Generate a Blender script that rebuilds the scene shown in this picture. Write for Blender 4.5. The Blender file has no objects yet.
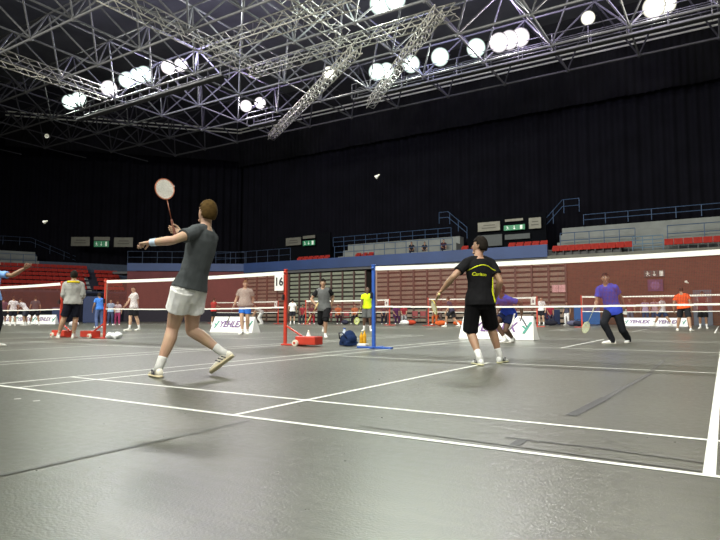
import bpy, bmesh, math, random
from mathutils import Vector, Matrix, noise
from mathutils.bvhtree import BVHTree
random.seed(7)
PI = math.pi
S = bpy.context.scene
COL = S.collection
V = Vector

# ------------------------------------------------------------------ camera
FPX, YAW, PITCH = 578.0, -0.562, 0.0769
CAM = V((5.72, -2.727, 0.639))
cd = bpy.data.cameras.new('camera')
cam = bpy.data.objects.new('camera', cd)
COL.objects.link(cam)
cd.sensor_width = 36.0
cd.lens = FPX / 720 * 36.0
cd.clip_end = 300
FW = V((math.sin(YAW) * math.cos(PITCH), math.cos(YAW) * math.cos(PITCH), math.sin(PITCH)))
RT = V((math.cos(YAW), -math.sin(YAW), 0))
UP = RT.cross(FW)
cam.matrix_world = Matrix(((RT.x, UP.x, -FW.x, CAM.x), (RT.y, UP.y, -FW.y, CAM.y), (RT.z, UP.z, -FW.z, CAM.z), (0, 0, 0, 1)))
S.camera = cam
FH = V((math.sin(YAW), math.cos(YAW), 0))


def ray(px, py):
    return RT * ((px - 360) / FPX) + UP * ((270 - py) / FPX) + FW


def at_depth(px, py, D):
    """point seen at a photo pixel, D metres away along the level view direction"""
    r = ray(px, py)
    return CAM + r * (D / r.dot(FH))


def at_Y(px, py, Y):
    r = ray(px, py)
    return CAM + r * ((Y - CAM.y) / r.y)


def at_Z(px, py, Z):
    r = ray(px, py)
    return CAM + r * ((Z - CAM.z) / r.z)


# --------------------------------------------------------------- materials
_mats = {}


def mat(name, col, rough=.6, metal=0.0, var=0.08, scale=6.0, bump=0.0, bscale=40.0, emit=0.0, spec=.5):
    key = (name, tuple(col), rough, metal, var, scale, bump, emit)
    if key in _mats:
        return _mats[key]
    m = bpy.data.materials.new(name)
    m.use_nodes = True
    nt = m.node_tree
    b = nt.nodes['Principled BSDF']
    b.inputs['Roughness'].default_value = rough
    b.inputs['Metallic'].default_value = metal
    b.inputs['Specular IOR Level'].default_value = spec
    c = (col[0], col[1], col[2], 1)
    b.inputs['Base Color'].default_value = c
    if var > 0:
        tc = nt.nodes.new('ShaderNodeTexCoord')
        n = nt.nodes.new('ShaderNodeTexNoise')
        n.inputs['Scale'].default_value = scale
        n.inputs['Detail'].default_value = 4
        r = nt.nodes.new('ShaderNodeValToRGB')
        r.color_ramp.elements[0].position = .3
        r.color_ramp.elements[1].position = .7
        r.color_ramp.elements[0].color = tuple(x * (1 - var) for x in col) + (1,)
        r.color_ramp.elements[1].color = tuple(min(1, x * (1 + var)) for x in col) + (1,)
        nt.links.new(tc.outputs['Object'], n.inputs['Vector'])
        nt.links.new(n.outputs['Fac'], r.inputs['Fac'])
        nt.links.new(r.outputs['Color'], b.inputs['Base Color'])
    if bump > 0:
        tc = nt.nodes.new('ShaderNodeTexCoord')
        n = nt.nodes.new('ShaderNodeTexNoise')
        n.inputs['Scale'].default_value = bscale
        bp = nt.nodes.new('ShaderNodeBump')
        bp.inputs['Strength'].default_value = bump
        nt.links.new(tc.outputs['Object'], n.inputs['Vector'])
        nt.links.new(n.outputs['Fac'], bp.inputs['Height'])
        nt.links.new(bp.outputs['Normal'], b.inputs['Normal'])
    if emit > 0:
        b.inputs['Emission Color'].default_value = c
        b.inputs['Emission Strength'].default_value = emit
    _mats[key] = m
    return m


def cloth(col, name='cloth'):
    return mat(name, col, .9, 0, .1, 14, .25, 60, spec=.08)


def skin_mat(col):
    key = ('skin', tuple(col))
    if key in _mats:
        return _mats[key]
    m = bpy.data.materials.new('skin')
    m.use_nodes = True
    nt = m.node_tree
    b = nt.nodes['Principled BSDF']
    b.inputs['Roughness'].default_value = .5
    a = nt.nodes.new('ShaderNodeVertexColor')
    a.layer_name = 'tint'
    n = nt.nodes.new('ShaderNodeTexNoise')
    n.inputs['Scale'].default_value = 9
    mx = nt.nodes.new('ShaderNodeMix')
    mx.data_type = 'RGBA'
    mx.blend_type = 'MULTIPLY'
    mx.inputs['Factor'].default_value = .25
    nt.links.new(a.outputs['Color'], mx.inputs[6])
    nt.links.new(n.outputs['Color'], mx.inputs[7])
    nt.links.new(mx.outputs[2], b.inputs['Base Color'])
    _mats[key] = m
    return m


# ------------------------------------------------------------ mesh builder
class MB:
    def __init__(s):
        s.v, s.f = [], []

    def add(s, vs, fs):
        o = len(s.v)
        s.v += [V(p) for p in vs]
        s.f += [tuple(i + o for i in f) for f in fs]

    def box(s, c, d, rot=None, bev=0):
        c = V(c)
        x, y, z = d[0] / 2, d[1] / 2, d[2] / 2
        if bev:
            bm = bmesh.new()
            bmesh.ops.create_cube(bm, size=1)
            for p in bm.verts:
                p.co = V((p.co.x * d[0], p.co.y * d[1], p.co.z * d[2]))
            bmesh.ops.bevel(bm, geom=bm.edges[:], offset=bev, segments=2, affect='EDGES', profile=.6)
            bm.verts.index_update()
            vs = [p.co.copy() for p in bm.verts]
            fs = [tuple(p.index for p in f.verts) for f in bm.faces]
            bm.free()
        else:
            vs = [V(p) for p in ((-x, -y, -z), (x, -y, -z), (x, y, -z), (-x, y, -z), (-x, -y, z), (x, -y, z), (x, y, z), (-x, y, z))]
            fs = [(0, 3, 2, 1), (4, 5, 6, 7), (0, 1, 5, 4), (1, 2, 6, 5), (2, 3, 7, 6), (3, 0, 4, 7)]
        if rot is not None:
            vs = [rot @ p for p in vs]
        s.add([p + c for p in vs], fs)
        return s

    def beam(s, a, b, w, h):
        """box-section bar from a to b, h measured upward"""
        a, b = V(a), V(b)
        d = (b - a)
        L = d.length
        d.normalize()
        side = d.cross(V((0, 0, 1)))
        if side.length < 1e-4:
            side = V((1, 0, 0))
        side.normalize()
        u = side.cross(d)
        vs = []
        for p in (a, b):
            for sx, sz in ((-1, -1), (1, -1), (1, 1), (-1, 1)):
                vs.append(p + side * (sx * w / 2) + u * (sz * h / 2))
        s.add(vs, [(0, 1, 2, 3), (7, 6, 5, 4), (0, 4, 5, 1), (1, 5, 6, 2), (2, 6, 7, 3), (3, 7, 4, 0)])
        return s

    def rings(s, rs, n=14, cap=True):
        """rs: list of (centre, vecA, vecB)"""
        vs, fs = [], []
        for c, A, B in rs:
            for k in range(n):
                t = 2 * PI * k / n
                vs.append(c + A * math.cos(t) + B * math.sin(t))
        for i in range(len(rs) - 1):
            for k in range(n):
                k2 = (k + 1) % n
                fs.append((i * n + k, i * n + k2, (i + 1) * n + k2, (i + 1) * n + k))
        if cap:
            fs.append(tuple(range(n - 1, -1, -1)))
            e = (len(rs) - 1) * n
            fs.append(tuple(e + k for k in range(n)))
        s.add(vs, fs)
        return s

    def tube(s, pts, rad, n=8, cap=True):
        pts = [V(p) for p in pts]
        if not isinstance(rad, (list, tuple)):
            rad = [rad] * len(pts)
        rs = []
        prev = None
        for i, p in enumerate(pts):
            t = (pts[min(i + 1, len(pts) - 1)] - pts[max(i - 1, 0)])
            if t.length < 1e-9:
                t = V((0, 0, 1))
            t.normalize()
            if prev is None:
                a = t.orthogonal().normalized()
            else:
                a = prev - t * prev.dot(t)
                a = a.normalized() if a.length > 1e-6 else t.orthogonal().normalized()
            prev = a
            rs.append((p, a * rad[i], t.cross(a) * rad[i]))
        return s.rings(rs, n, cap)

    def ell(s, c, ax, n=12, m=8):
        """ellipsoid with axis vectors ax"""
        c = V(c)
        vs = [c - ax[2]]
        for i in range(1, m):
            ph = -PI / 2 + PI * i / m
            for k in range(n):
                t = 2 * PI * k / n
                vs.append(c + ax[0] * (math.cos(ph) * math.cos(t)) + ax[1] * (math.cos(ph) * math.sin(t)) + ax[2] * math.sin(ph))
        vs.append(c + ax[2])
        fs = []
        for k in range(n):
            fs.append((0, 1 + (k + 1) % n, 1 + k))
        for i in range(m - 2):
            for k in range(n):
                a, b = 1 + i * n + k, 1 + i * n + (k + 1) % n
                fs.append((a, b, b + n, a + n))
        e = len(vs) - 1
        o = 1 + (m - 2) * n
        for k in range(n):
            fs.append((o + k, o + (k + 1) % n, e))
        s.add(vs, fs)
        return s

    def sph(s, c, r, n=12, m=8):
        return s.ell(c, (V((r, 0, 0)), V((0, r, 0)), V((0, 0, r))), n, m)

    def lathe(s, c, prof, n=20, axis=V((0, 0, 1))):
        axis = V(axis).normalized()
        a = axis.orthogonal().normalized()
        b = axis.cross(a)
        return s.rings([(V(c) + axis * z, a * r, b * r) for r, z in prof], n)

    def mesh(s, name):
        me = bpy.data.meshes.new(name)
        me.from_pydata([tuple(p) for p in s.v], [], s.f)
        me.update()
        return me

    def build(s, name, m, parent=None, smooth=False, fix=True):
        me = s.mesh(name)
        if fix:
            bm = bmesh.new()
            bm.from_mesh(me)
            bmesh.ops.recalc_face_normals(bm, faces=bm.faces)
            bm.to_mesh(me)
            bm.free()
        return link(name, me, m, parent, smooth)


def link(name, me, m, parent=None, smooth=False):
    if smooth:
        for p in me.polygons:
            p.use_smooth = True
    if m:
        me.materials.append(m)
    o = bpy.data.objects.new(name, me)
    COL.objects.link(o)
    if parent:
        o.parent = parent
    return o


def tag(o, label, cat, group=None):
    o['label'] = label
    o['category'] = cat
    if group:
        o['group'] = group
    return o


def thing(name, label, cat, loc=(0, 0, 0), rz=0, group=None):
    o = bpy.data.objects.new(name, None)
    o.empty_display_size = .1
    COL.objects.link(o)
    o.location = loc
    o.rotation_euler = (0, 0, rz)
    return tag(o, label, cat, group)


def struct(o, label=None):
    o['kind'] = 'structure'
    if label:
        o['label'] = label
    return o


def kids(o):
    return [c for c in bpy.data.objects if c.parent == o]


def copy_tree(o, parent=None, children=None):
    c = o.copy()
    COL.objects.link(c)
    if parent:
        c.parent = parent
    for ch in kids(o):
        copy_tree(ch, c)
    return c


def text_mesh(txt, size, shear=0.0, align='CENTER', ext=0.0, bold=0.0):
    cu = bpy.data.curves.new('lettering', 'FONT')
    cu.body = txt
    cu.size = size
    cu.shear = shear
    cu.align_x = align
    cu.align_y = 'CENTER'
    cu.extrude = ext
    cu.offset = bold
    cu.resolution_u = 3
    o = bpy.data.objects.new('lettering', cu)
    COL.objects.link(o)
    dg = bpy.context.evaluated_depsgraph_get()
    me = bpy.data.meshes.new_from_object(o.evaluated_get(dg))
    bpy.data.objects.remove(o)
    me.materials.clear()
    return me


def remesh(mb, voxel, smooth=2):
    me = mb.mesh('tmp')
    bm = bmesh.new()
    bm.from_mesh(me)
    bmesh.ops.recalc_face_normals(bm, faces=bm.faces)
    bm.to_mesh(me)
    bm.free()
    o = bpy.data.objects.new('tmp', me)
    COL.objects.link(o)
    r = o.modifiers.new('r', 'REMESH')
    r.mode = 'VOXEL'
    r.voxel_size = voxel
    r.adaptivity = 0
    if smooth:
        sm = o.modifiers.new('s', 'SMOOTH')
        sm.factor = .5
        sm.iterations = smooth
    dg = bpy.context.evaluated_depsgraph_get()
    out = bpy.data.meshes.new_from_object(o.evaluated_get(dg))
    bpy.data.objects.remove(o)
    bpy.data.meshes.remove(me)
    return out


# ================================================================= COLOURS
WHITE = mat('white_paint', (.82, .82, .80), .5, var=.03)
TAPE = mat('white_net_tape', (.9, .9, .86), .7, var=.03)
REDM = mat('red_painted_steel', (.50, .045, .025), .4, var=.12)
BLUEM = mat('blue_painted_steel', (.03, .10, .42), .4, var=.1)
ALU = mat('aluminium', (.30, .29, .26), .5, .2, var=.1)
STEEL = mat('grey_roof_steel', (.15, .15, .16), .6, .1, var=.15)
DSTEEL = mat('shaded_roof_steel', (.035, .035, .038), .7, .1, var=.15)  # roof steel with the shade of dim rods and decks in its colour
DARK = mat('dark_metal', (.03, .03, .035), .5, .3, var=.2)
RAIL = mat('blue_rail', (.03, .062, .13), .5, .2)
RAILD = mat('dim_blue_rail', (.018, .035, .075), .6, .1)  # same rail blue, darkened so the corner rails look dimly lit
CONC = mat('pale_concrete', (.16, .172, .165), .85, var=.12, scale=1.5)
NETM = mat('net_cord', (.15, .032, .022), .8, var=.1)
BLACKP = mat('black_plastic', (.02, .02, .022), .4, var=.2)

# =================================================================== FLOOR
def floor_mat():
    m = bpy.data.materials.new('grey_vinyl_floor')
    m.use_nodes = True
    nt = m.node_tree
    L = nt.links.new
    b = nt.nodes['Principled BSDF']
    b.inputs['Specular IOR Level'].default_value = .5
    tc = nt.nodes.new('ShaderNodeTexCoord')
    n1 = nt.nodes.new('ShaderNodeTexNoise'); n1.inputs['Scale'].default_value = .55; n1.inputs['Detail'].default_value = 6
    n2 = nt.nodes.new('ShaderNodeTexNoise'); n2.inputs['Scale'].default_value = 22; n2.inputs['Detail'].default_value = 5
    mp = nt.nodes.new('ShaderNodeMapping'); mp.inputs['Scale'].default_value = (1.2, 18, 1); mp.inputs['Rotation'].default_value = (0, 0, .5)
    n3 = nt.nodes.new('ShaderNodeTexNoise'); n3.inputs['Scale'].default_value = 1.4; n3.inputs['Detail'].default_value = 6
    L(tc.outputs['Object'], n1.inputs['Vector']); L(tc.outputs['Object'], n2.inputs['Vector'])
    L(tc.outputs['Object'], mp.inputs['Vector']); L(mp.outputs['Vector'], n3.inputs['Vector'])
    r = nt.nodes.new('ShaderNodeValToRGB')
    r.color_ramp.elements[0].position = .3; r.color_ramp.elements[0].color = (.074, .077, .061, 1)
    r.color_ramp.elements[1].position = .72; r.color_ramp.elements[1].color = (.104, .108, .085, 1)
    L(n1.outputs['Fac'], r.inputs['Fac'])
    m1 = nt.nodes.new('ShaderNodeMix'); m1.data_type = 'RGBA'; m1.blend_type = 'OVERLAY'; m1.inputs['Factor'].default_value = .6
    n2r = nt.nodes.new('ShaderNodeMapRange')
    n2r.inputs['From Min'].default_value = .36; n2r.inputs['From Max'].default_value = .64
    n2r.inputs['To Min'].default_value = .36; n2r.inputs['To Max'].default_value = .66
    L(n2.outputs['Fac'], n2r.inputs['Value'])
    # small scuffs and specks
    vo = nt.nodes.new('ShaderNodeTexVoronoi'); vo.inputs['Scale'].default_value = 7; vo.inputs['Randomness'].default_value = 1
    L(tc.outputs['Object'], vo.inputs['Vector'])
    vr = nt.nodes.new('ShaderNodeMapRange')
    vr.inputs['From Min'].default_value = .03; vr.inputs['From Max'].default_value = .09
    vr.inputs['To Min'].default_value = .55; vr.inputs['To Max'].default_value = 1
    L(vo.outputs['Distance'], vr.inputs['Value'])
    ms = nt.nodes.new('ShaderNodeMath'); ms.operation = 'MULTIPLY'
    L(n2r.outputs['Result'], ms.inputs[0]); L(vr.outputs['Result'], ms.inputs[1])
    L(r.outputs['Color'], m1.inputs[6]); L(ms.outputs[0], m1.inputs[7])
    m2 = nt.nodes.new('ShaderNodeMix'); m2.data_type = 'RGBA'; m2.blend_type = 'OVERLAY'; m2.inputs['Factor'].default_value = .3
    L(m1.outputs[2], m2.inputs[6]); L(n3.outputs['Fac'], m2.inputs[7])
    L(m2.outputs[2], b.inputs['Base Color'])
    rr = nt.nodes.new('ShaderNodeMapRange')
    rr.inputs['To Min'].default_value = .20; rr.inputs['To Max'].default_value = .48
    L(n2.outputs['Fac'], rr.inputs['Value']); L(rr.outputs['Result'], b.inputs['Roughness'])
    bp = nt.nodes.new('ShaderNodeBump'); bp.inputs['Strength'].default_value = .12; bp.inputs['Distance'].default_value = .012
    n4 = nt.nodes.new('ShaderNodeTexNoise'); n4.inputs['Scale'].default_value = 90; n4.inputs['Detail'].default_value = 3
    L(tc.outputs['Object'], n4.inputs['Vector'])
    L(n4.outputs['Fac'], bp.inputs['Height']); L(bp.outputs['Normal'], b.inputs['Normal'])
    return m


f = MB()
f.add([(-75, -12, 0), (30, -12, 0), (30, 50, 0), (-75, 50, 0)], [(0, 1, 2, 3)])
floor = struct(f.build('floor', floor_mat()), 'grey vinyl sports floor')


def strip(mb, x0, y0, x1, y1, w, z=.0025):
    a, b = V((x0, y0, z)), V((x1, y1, z))
    d = (b - a).normalized()
    s = V((-d.y, d.x, 0)) * (w / 2)
    mb.add([a - s, b - s, b + s, a + s], [(0, 1, 2, 3)])


LINE = mat('white_court_line', (.85, .86, .82), .45, var=.04, scale=3)


def court(x0, y0, w=.04):
    m = MB()
    X = lambda a: x0 + a
    Y = lambda a: y0 + a
    for a in (.02, .46, 5.64, 6.08):
        strip(m, X(a), Y(0), X(a), Y(13.4), w if a != 5.64 else w * 1.15)
    for bb, z in ((.0, .0028), (.76, .0028), (4.72, .0028), (8.68, .0028), (12.64, .0028), (13.38, .0028)):
        strip(m, X(0), Y(bb), X(6.1), Y(bb), w, z)
    strip(m, X(3.05), Y(0), X(3.05), Y(4.72), w, .0031)
    strip(m, X(3.05), Y(8.68), X(3.05), Y(13.4), w, .0031)
    m.build('court_lines', LINE, floor)


court(0, 0)
court(-8.2, 0)
court(-16.4, 0)
for x in (-.25, -8.55, -17.35, -25.9, -34):
    court(x, 20.7)
court(8.2, 0)
# dark tape marks and white bits stuck on the floor
TAPED = mat('dark_worn_tape', (.02, .021, .02), .5, var=.35, scale=9)
FAINT = mat('faint_old_tape', (.088, .09, .08), .45, var=.2, scale=9)


def floor_px(px, py):
    return at_Z(px, py, 0.0)


def tape_px(name, a, b, w, m, z):
    A, B = floor_px(*a), floor_px(*b)
    k = MB()
    strip(k, A.x, A.y, B.x, B.y, w, z)
    k.build(name, m, floor)


tape_px('tape_mark', (571, 416), (606, 398), .07, TAPED, .0035)
tape_px('tape_mark', (604, 399), (650, 374), .05, mat('dark_worn_tape', (.045, .046, .043), .5, var=.3, scale=9), .0034)
tape_px('tape_mark', (650, 373), (664, 360), .05, FAINT, .0034)
tape_px('tape_mark', (514, 446), (523, 440), .05, TAPED, .0035)
tape_px('tape_mark', (506, 438), (610, 450), .016, TAPED, .0037)
tape_px('tape_mark', (610, 450), (703, 463), .02, FAINT, .0034)
tape_px('tape_mark', (360, 426), (700, 471.5), .02, FAINT, .0033)
tape_px('tape_mark', (0, 476), (250, 421), .03, FAINT, .0033)
for a, b in (((14, 399.5), (21, 399)), ((33, 401.5), (40, 401))):
    tape_px('white_tape_bit', a, b, .035, WHITE, .0035)

# ==================================================================== NETS
def net_thing(x0, x1, Y, label, fine=True, group=None):
    t = thing('badminton_net', label, 'net', (x0, Y, 0), 0, group)
    W = x1 - x0
    sag = lambda x: 1.55 - .026 * (1 - ((x / W) * 2 - 1) ** 2)
    n = 16
    # top tape (folded double), bottom tape, side tapes
    m = MB()
    for i in range(n):
        xa, xb = W * i / n, W * (i + 1) / n
        za, zb = sag(xa), sag(xb)
        for yy in (-.004, .004):
            m.add([(xa, yy, za - .075), (xb, yy, zb - .075), (xb, yy, zb), (xa, yy, za)], [(0, 1, 2, 3)])
        m.add([(xa, -.004, za), (xb, -.004, zb), (xb, .004, zb), (xa, .004, za)], [(0, 1, 2, 3)])
    m.build('top_tape', TAPE, t)
    m = MB()
    for i in range(n):
        xa, xb = W * i / n, W * (i + 1) / n
        za, zb = sag(xa) - .76, sag(xb) - .76
        m.box(((xa + xb) / 2, 0, (za + zb) / 2), (xb - xa, .006, .028))
    m.build('bottom_tape', TAPE, t)
    for x in (.02, W - .02):
        m = MB()
        m.box((x, 0, 1.55 - .38), (.035, .005, .70))
        m.build('side_tape', mat('side_tape_brown', (.30, .20, .16), .7), t)
    m = MB()
    sp = .02 if fine else .03
    w = .0048 if fine else .0075
    k = int(W / sp)
    for i in range(1, k):
        x = i * sp
        z1, z0 = sag(x) - .075, sag(x) - .75
        m.add([(x - w / 2, 0, z0), (x + w / 2, 0, z0), (x + w / 2, 0, z1), (x - w / 2, 0, z1)], [(0, 1, 2, 3)])
    for j in range(1, int(.68 / sp)):
        for i in range(n):
            xa, xb = W * i / n, W * (i + 1) / n
            za, zb = sag(xa) - .075 - j * sp, sag(xb) - .075 - j * sp
            m.add([(xa, .001, za - w / 2), (xb, .001, zb - w / 2), (xb, .001, zb + w / 2), (xa, .001, za + w / 2)], [(0, 1, 2, 3)])
    m.build('netting', NETM, t)
    return t


net_thing(.13, 6.1, 6.7, 'brown net with white tape strung from the blue post, nearest on the right')
net_thing(-8.2, -2.05, 6.7, 'brown net with white tape strung between red posts behind the man swinging his racket')
net_thing(-16.4, -10.3, 6.7, 'net with white tape in front of the far red stand, at left edge')
back_nets = [(-.25, 5.85, 'far net behind the man in orange shirt, on far right'), (-8.6, -2.5, 'far net behind the crouching player in blue'),
             (-17.4, -11.2, 'far net behind the man in the lime shirt'), (-26, -19.8, 'far net behind the man in blue shorts'), ]
for a, b, l in back_nets:
    net_thing(a, b, 27.4, l, False)


def post(x, Y, m, label, base='arm', sgn=1, group=None, boff=.62, blen=.50):
    t = thing('net_post', label, 'post', (x, Y, 0), 0, group)
    k = MB()
    k.box((0, 0, .80), (.06, .05, 1.54), bev=.006)
    k.build('pole', m, t)
    k = MB()
    k.box((0, 0, 1.575), (.07, .06, .03), bev=.006)
    k.lathe((0, -.03, 1.52), [(.028, -.02), (.028, .02)], 12, (0, 1, 0))
    k.build('top_cap', m, t, True)
    k = MB()
    k.box((sgn * -.02, -.05, 1.0), (.03, .05, .12), bev=.005)
    k.tube([(0, -.05, 1.02), (0, -.11, 1.02), (0, -.13, .95)], .008, 6)
    k.build('winder', DARK, t)
    if base == 'arm':
        k = MB()
        k.box((.02, 0, .02), (.75, .09, .035), bev=.006)
        k.box((0, .12, .02), (.07, .45, .03), bev=.006)
        k.build('foot', m, t)
    else:
        k = MB()
        k.box((sgn * .22, 0, .02), (.56, .14, .03), bev=.006)
        k.build('foot', m, t)
        k = MB()
        k.box((sgn * boff, 0, .115), (blen, .28, .17), bev=.02)
        k.build('weight_box', m, t)
        k = MB()
        k.beam((0, 0, .42), (sgn * .44, 0, .2), .03, .03)
        k.build('brace', m, t)
        for yy in (-.17, .17):
            k = MB()
            k.lathe((sgn * (boff - .22), yy, .065), [(.065, -.025), (.065, .025)], 18, (0, 1, 0))
            w = k.build('wheel', mat('cream_wheel', (.72, .68, .58), .5), t, False)
            k = MB()
            k.lathe((sgn * (boff - .22), yy + (.03 if yy > 0 else -.03), .065), [(.025, -.012), (.025, .012)], 12, (0, 1, 0))
            k.build('hub', REDM, w)
    return t


post(.09, 6.7, BLUEM, 'slim blue net post standing beside the dark bag')
post(6.13, 6.7, BLUEM, 'blue net post at the right end of nearest net')
post(-2.06, 6.7, REDM, 'red net post carrying the 16 sign, with wheeled weight box', 'box', 1)
post(-8.23, 6.7, REDM, 'red net post with weight box beside two white bags', 'box', -1)
post(-10.27, 6.7, REDM, 'red net post behind the man in a grey hooded top', 'box', 1, boff=.1, blen=.62)
post(-16.43, 6.7, REDM, 'red net post at left end of the leftmost net', 'box', -1)
for (a, b, l), nm in zip(back_nets, ('far right net', 'net behind the crouching player', 'net behind the man in lime', 'net behind the man in blue shorts')):
    post(a - .03, 27.4, REDM if a > -20 or a < -20 else REDM, 'far red post at left end of ' + nm, 'arm')
    post(b + .03, 27.4, REDM, 'far red post at right end of ' + nm, 'arm')

# number sign 16 and the far court signs
def court_sign(x, Y, txt, label):
    t = thing('court_number_sign', label, 'sign', (x, Y, 1.18))
    k = MB()
    k.box((0, 0, .14), (.24, .008, .36))
    k.build('board', WHITE, t)
    if txt:
        me = text_mesh(txt, .24, 0, ext=.002, bold=.006)
        me.transform(Matrix.Translation((0, -.007, .14)) @ Matrix.Rotation(PI / 2, 4, 'X'))
        link('lettering', me, mat('sign_black', (.02, .02, .03), .6, var=0), t)
    else:
        k = MB()
        k.box((0, -.007, .14), (.09, .003, .17))
        k.build('number_mark', mat('sign_grey', (.25, .22, .25), .6), t)
    return t


court_sign(-2.2, 6.65, '16', 'white sign with black number 16 hanging at red post')
for (a, b, l), nm in list(zip(back_nets, ('x', 'net behind the crouching player', 'net behind the man in lime', 'net behind the man in blue shorts')))[1:]:
    court_sign(b - .14, 27.33, None, 'small white court sign on the ' + nm)

# ============================================================ HALL SHELL
POLY = [V((16, 37, 0)), V((-32, 37, 0)), V((-40.6, 30.7, 0)), V((-45.7, 19.2, 0)), V((-48, 4, 0))]
CURT = [V((22, 43, 0)), V((-38.4, 43, 0)), V((-54, 26.3, 0)), V((-66, 13.4, 0))]


def quadwall(mb, a, b, z0, z1):
    mb.add([(a.x, a.y, z0), (b.x, b.y, z0), (b.x, b.y, z1), (a.x, a.y, z1)], [(0, 1, 2, 3)])


BLK = mat('black_wall', (.012, .012, .014), .9, var=.1)
k = MB(); quadwall(k, V((30, 45.5, 0)), V((-41, 45.5, 0)), 0, 25); struct(k.build('wall_back', BLK))
k = MB(); quadwall(k, V((-41, 45.5, 0)), V((-75, 8, 0)), 0, 25); struct(k.build('wall_left', BLK))
k = MB(); k.add([(-75, -12, 25), (30, -12, 25), (30, 50, 25), (-75, 50, 25)], [(3, 2, 1, 0)])
ceiling = struct(k.build('ceiling', mat('dark_roof_deck', (.11, .115, .11), .9, var=.3, scale=.3)), 'dark roof deck')


def curtain(a, b, z0, z1, name, label, m, amp=.16, wl=.8):
    mb = MB()
    d = b - a
    L = d.length
    d.normalize()
    nrm = V((d.y, -d.x, 0))
    n = int(L / wl * 6)
    vs = []
    for i in range(n + 1):
        s_ = L * i / n
        off = amp * math.sin(2 * PI * s_ / wl + 1.3 * math.sin(s_ * .7)) + .08 * math.sin(s_ * 1.9)
        p = a + d * s_ + nrm * off
        vs += [(p.x, p.y, z0), (p.x, p.y, z1)]
    mb.add(vs, [(2 * i, 2 * i + 2, 2 * i + 3, 2 * i + 1) for i in range(n)])
    o = mb.build(name, m, None, True, fix=False)
    return tag(o, label, 'curtain')


CURM = mat('black_drape', (.005, .005, .0075), 1, var=.15, scale=.6, spec=.03)
CURV = mat('black_valance', (.013, .013, .0145), 1, var=.25, scale=.5, spec=.05)
curtain(CURT[0], CURT[1], 5.0, 20.2, 'black_curtain', 'tall black curtain hanging behind the stands on the right', CURM)
curtain(CURT[1], CURT[2] * 1.0, 5.0, 20.2, 'black_curtain', 'tall black curtain hanging behind the red stand on the left', CURM)
curtain(CURT[2], CURT[3], 5.0, 20.2, 'black_curtain', 'black curtain section beyond the far left edge', CURM)
nv = V((0, -.5, 0))
curtain(CURT[0] + nv, CURT[1] + nv, 16.6, 20.3, 'curtain_valance', 'slightly paler black valance along the top of right curtain', CURV, .06, .5)
nl = V((.33, -.36, 0))
curtain(CURT[1] + nl, CURT[2] + nl, 17.2, 20.3, 'curtain_valance', 'slightly paler black valance along the top of left curtain', CURV, .06, .5)
for a, b, l in ((CURT[0] + nv * 1.6, CURT[1] + nv * 1.6, 'thin double rail above the right curtain'), (CURT[1] + nl * 1.6, CURT[2] + nl * 1.6, 'thin double rail above the left curtain')):
    t = thing('curtain_rail', l, 'rail')
    for z in (20.25, 20.62):
        k = MB(); k.tube([a + V((0, 0, z)), b + V((0, 0, z))], .07, 6)
        k.build('rail_tube', mat('rail_grey', (.75, .75, .66), .6), t)

# ============================================================ BACK STAND
def px_X(px, Y=37):
    return at_Y(px, 300, Y).x


# brick wall under the stand
def brick_mat():
    m = bpy.data.materials.new('red_brown_brick')
    m.use_nodes = True
    nt = m.node_tree
    b = nt.nodes['Principled BSDF']
    b.inputs['Roughness'].default_value = .85
    tc = nt.nodes.new('ShaderNodeTexCoord')
    mp = nt.nodes.new('ShaderNodeMapping')
    mp.inputs['Rotation'].default_value = (PI / 2, 0, 0)
    br = nt.nodes.new('ShaderNodeTexBrick')
    br.inputs['Color1'].default_value = (.10, .040, .021, 1)
    br.inputs['Color2'].default_value = (.07, .028, .018, 1)
    br.inputs['Mortar'].default_value = (.085, .05, .04, 1)
    br.inputs['Scale'].default_value = 2.2
    br.inputs['Mortar Size'].default_value = .015
    nt.links.new(tc.outputs['Object'], mp.inputs['Vector'])
    nt.links.new(mp.outputs['Vector'], br.inputs['Vector'])
    nt.links.new(br.outputs['Color'], b.inputs['Base Color'])
    return m


k = MB()
k.box(((px_X(567) + 16) / 2, 37.25, 2.05), (16 - px_X(567), .5, 4.1))
struct(k.build('wall_right', brick_mat()), 'red brown brick wall below the right stand')
k = MB()
k.box(((px_X(567) - 33) / 2, 38.7, 2.15), (px_X(567) + 33, .3, 4.3))
struct(k.build('wall_recess', mat('dark_recess', (.03, .025, .028), .9)))
# left facets
k = MB()
for a, b in ((POLY[1], POLY[2]),):
    quadwall(k, a, b, 0, 4.6)
struct(k.build('wall_corner', mat('maroon_wall', (.10, .022, .026), .8, var=.2, scale=.6)))
k = MB()
for a, b in ((POLY[2], POLY[3]), (POLY[3], POLY[4])):
    quadwall(k, a, b, 0, 2.7)
struct(k.build('wall_front', mat('navy_wall', (.012, .017, .045), .7, var=.2, scale=.6)))

# folded telescopic bleachers
SLAT = mat('bleacher_panel', (.20, .215, .165), .7, var=.14, scale=1.2)
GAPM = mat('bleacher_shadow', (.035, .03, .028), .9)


SLATB = mat('brown_bleacher_panel', (.20, .155, .12), .7, var=.14, scale=1.2)


def bleacher(xa, xb, label, sm=None):
    x0, x1 = px_X(xa), px_X(xb)
    W = x1 - x0
    t = thing('folded_bleacher', label, 'bleacher', (x0, 37, 0))
    rows, h = 12, 4.2
    for i in range(rows):
        k = MB()
        k.box((W / 2, .03 * i * .2, .06 + h * (i + .44) / rows), (W, .06, h / rows * .62), bev=.008)
        k.build('tier_panel', sm or SLAT, t)
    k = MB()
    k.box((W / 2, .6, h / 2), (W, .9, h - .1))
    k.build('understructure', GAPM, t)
    n = round(W / 1.15)
    for i in range(n + 1):
        k = MB()
        k.box((W * i / n, -.05, h / 2), (.13, .09, h))
        k.build('upright', mat('dark_red_upright', (.07, .035, .03), .6), t)
    return t


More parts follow.
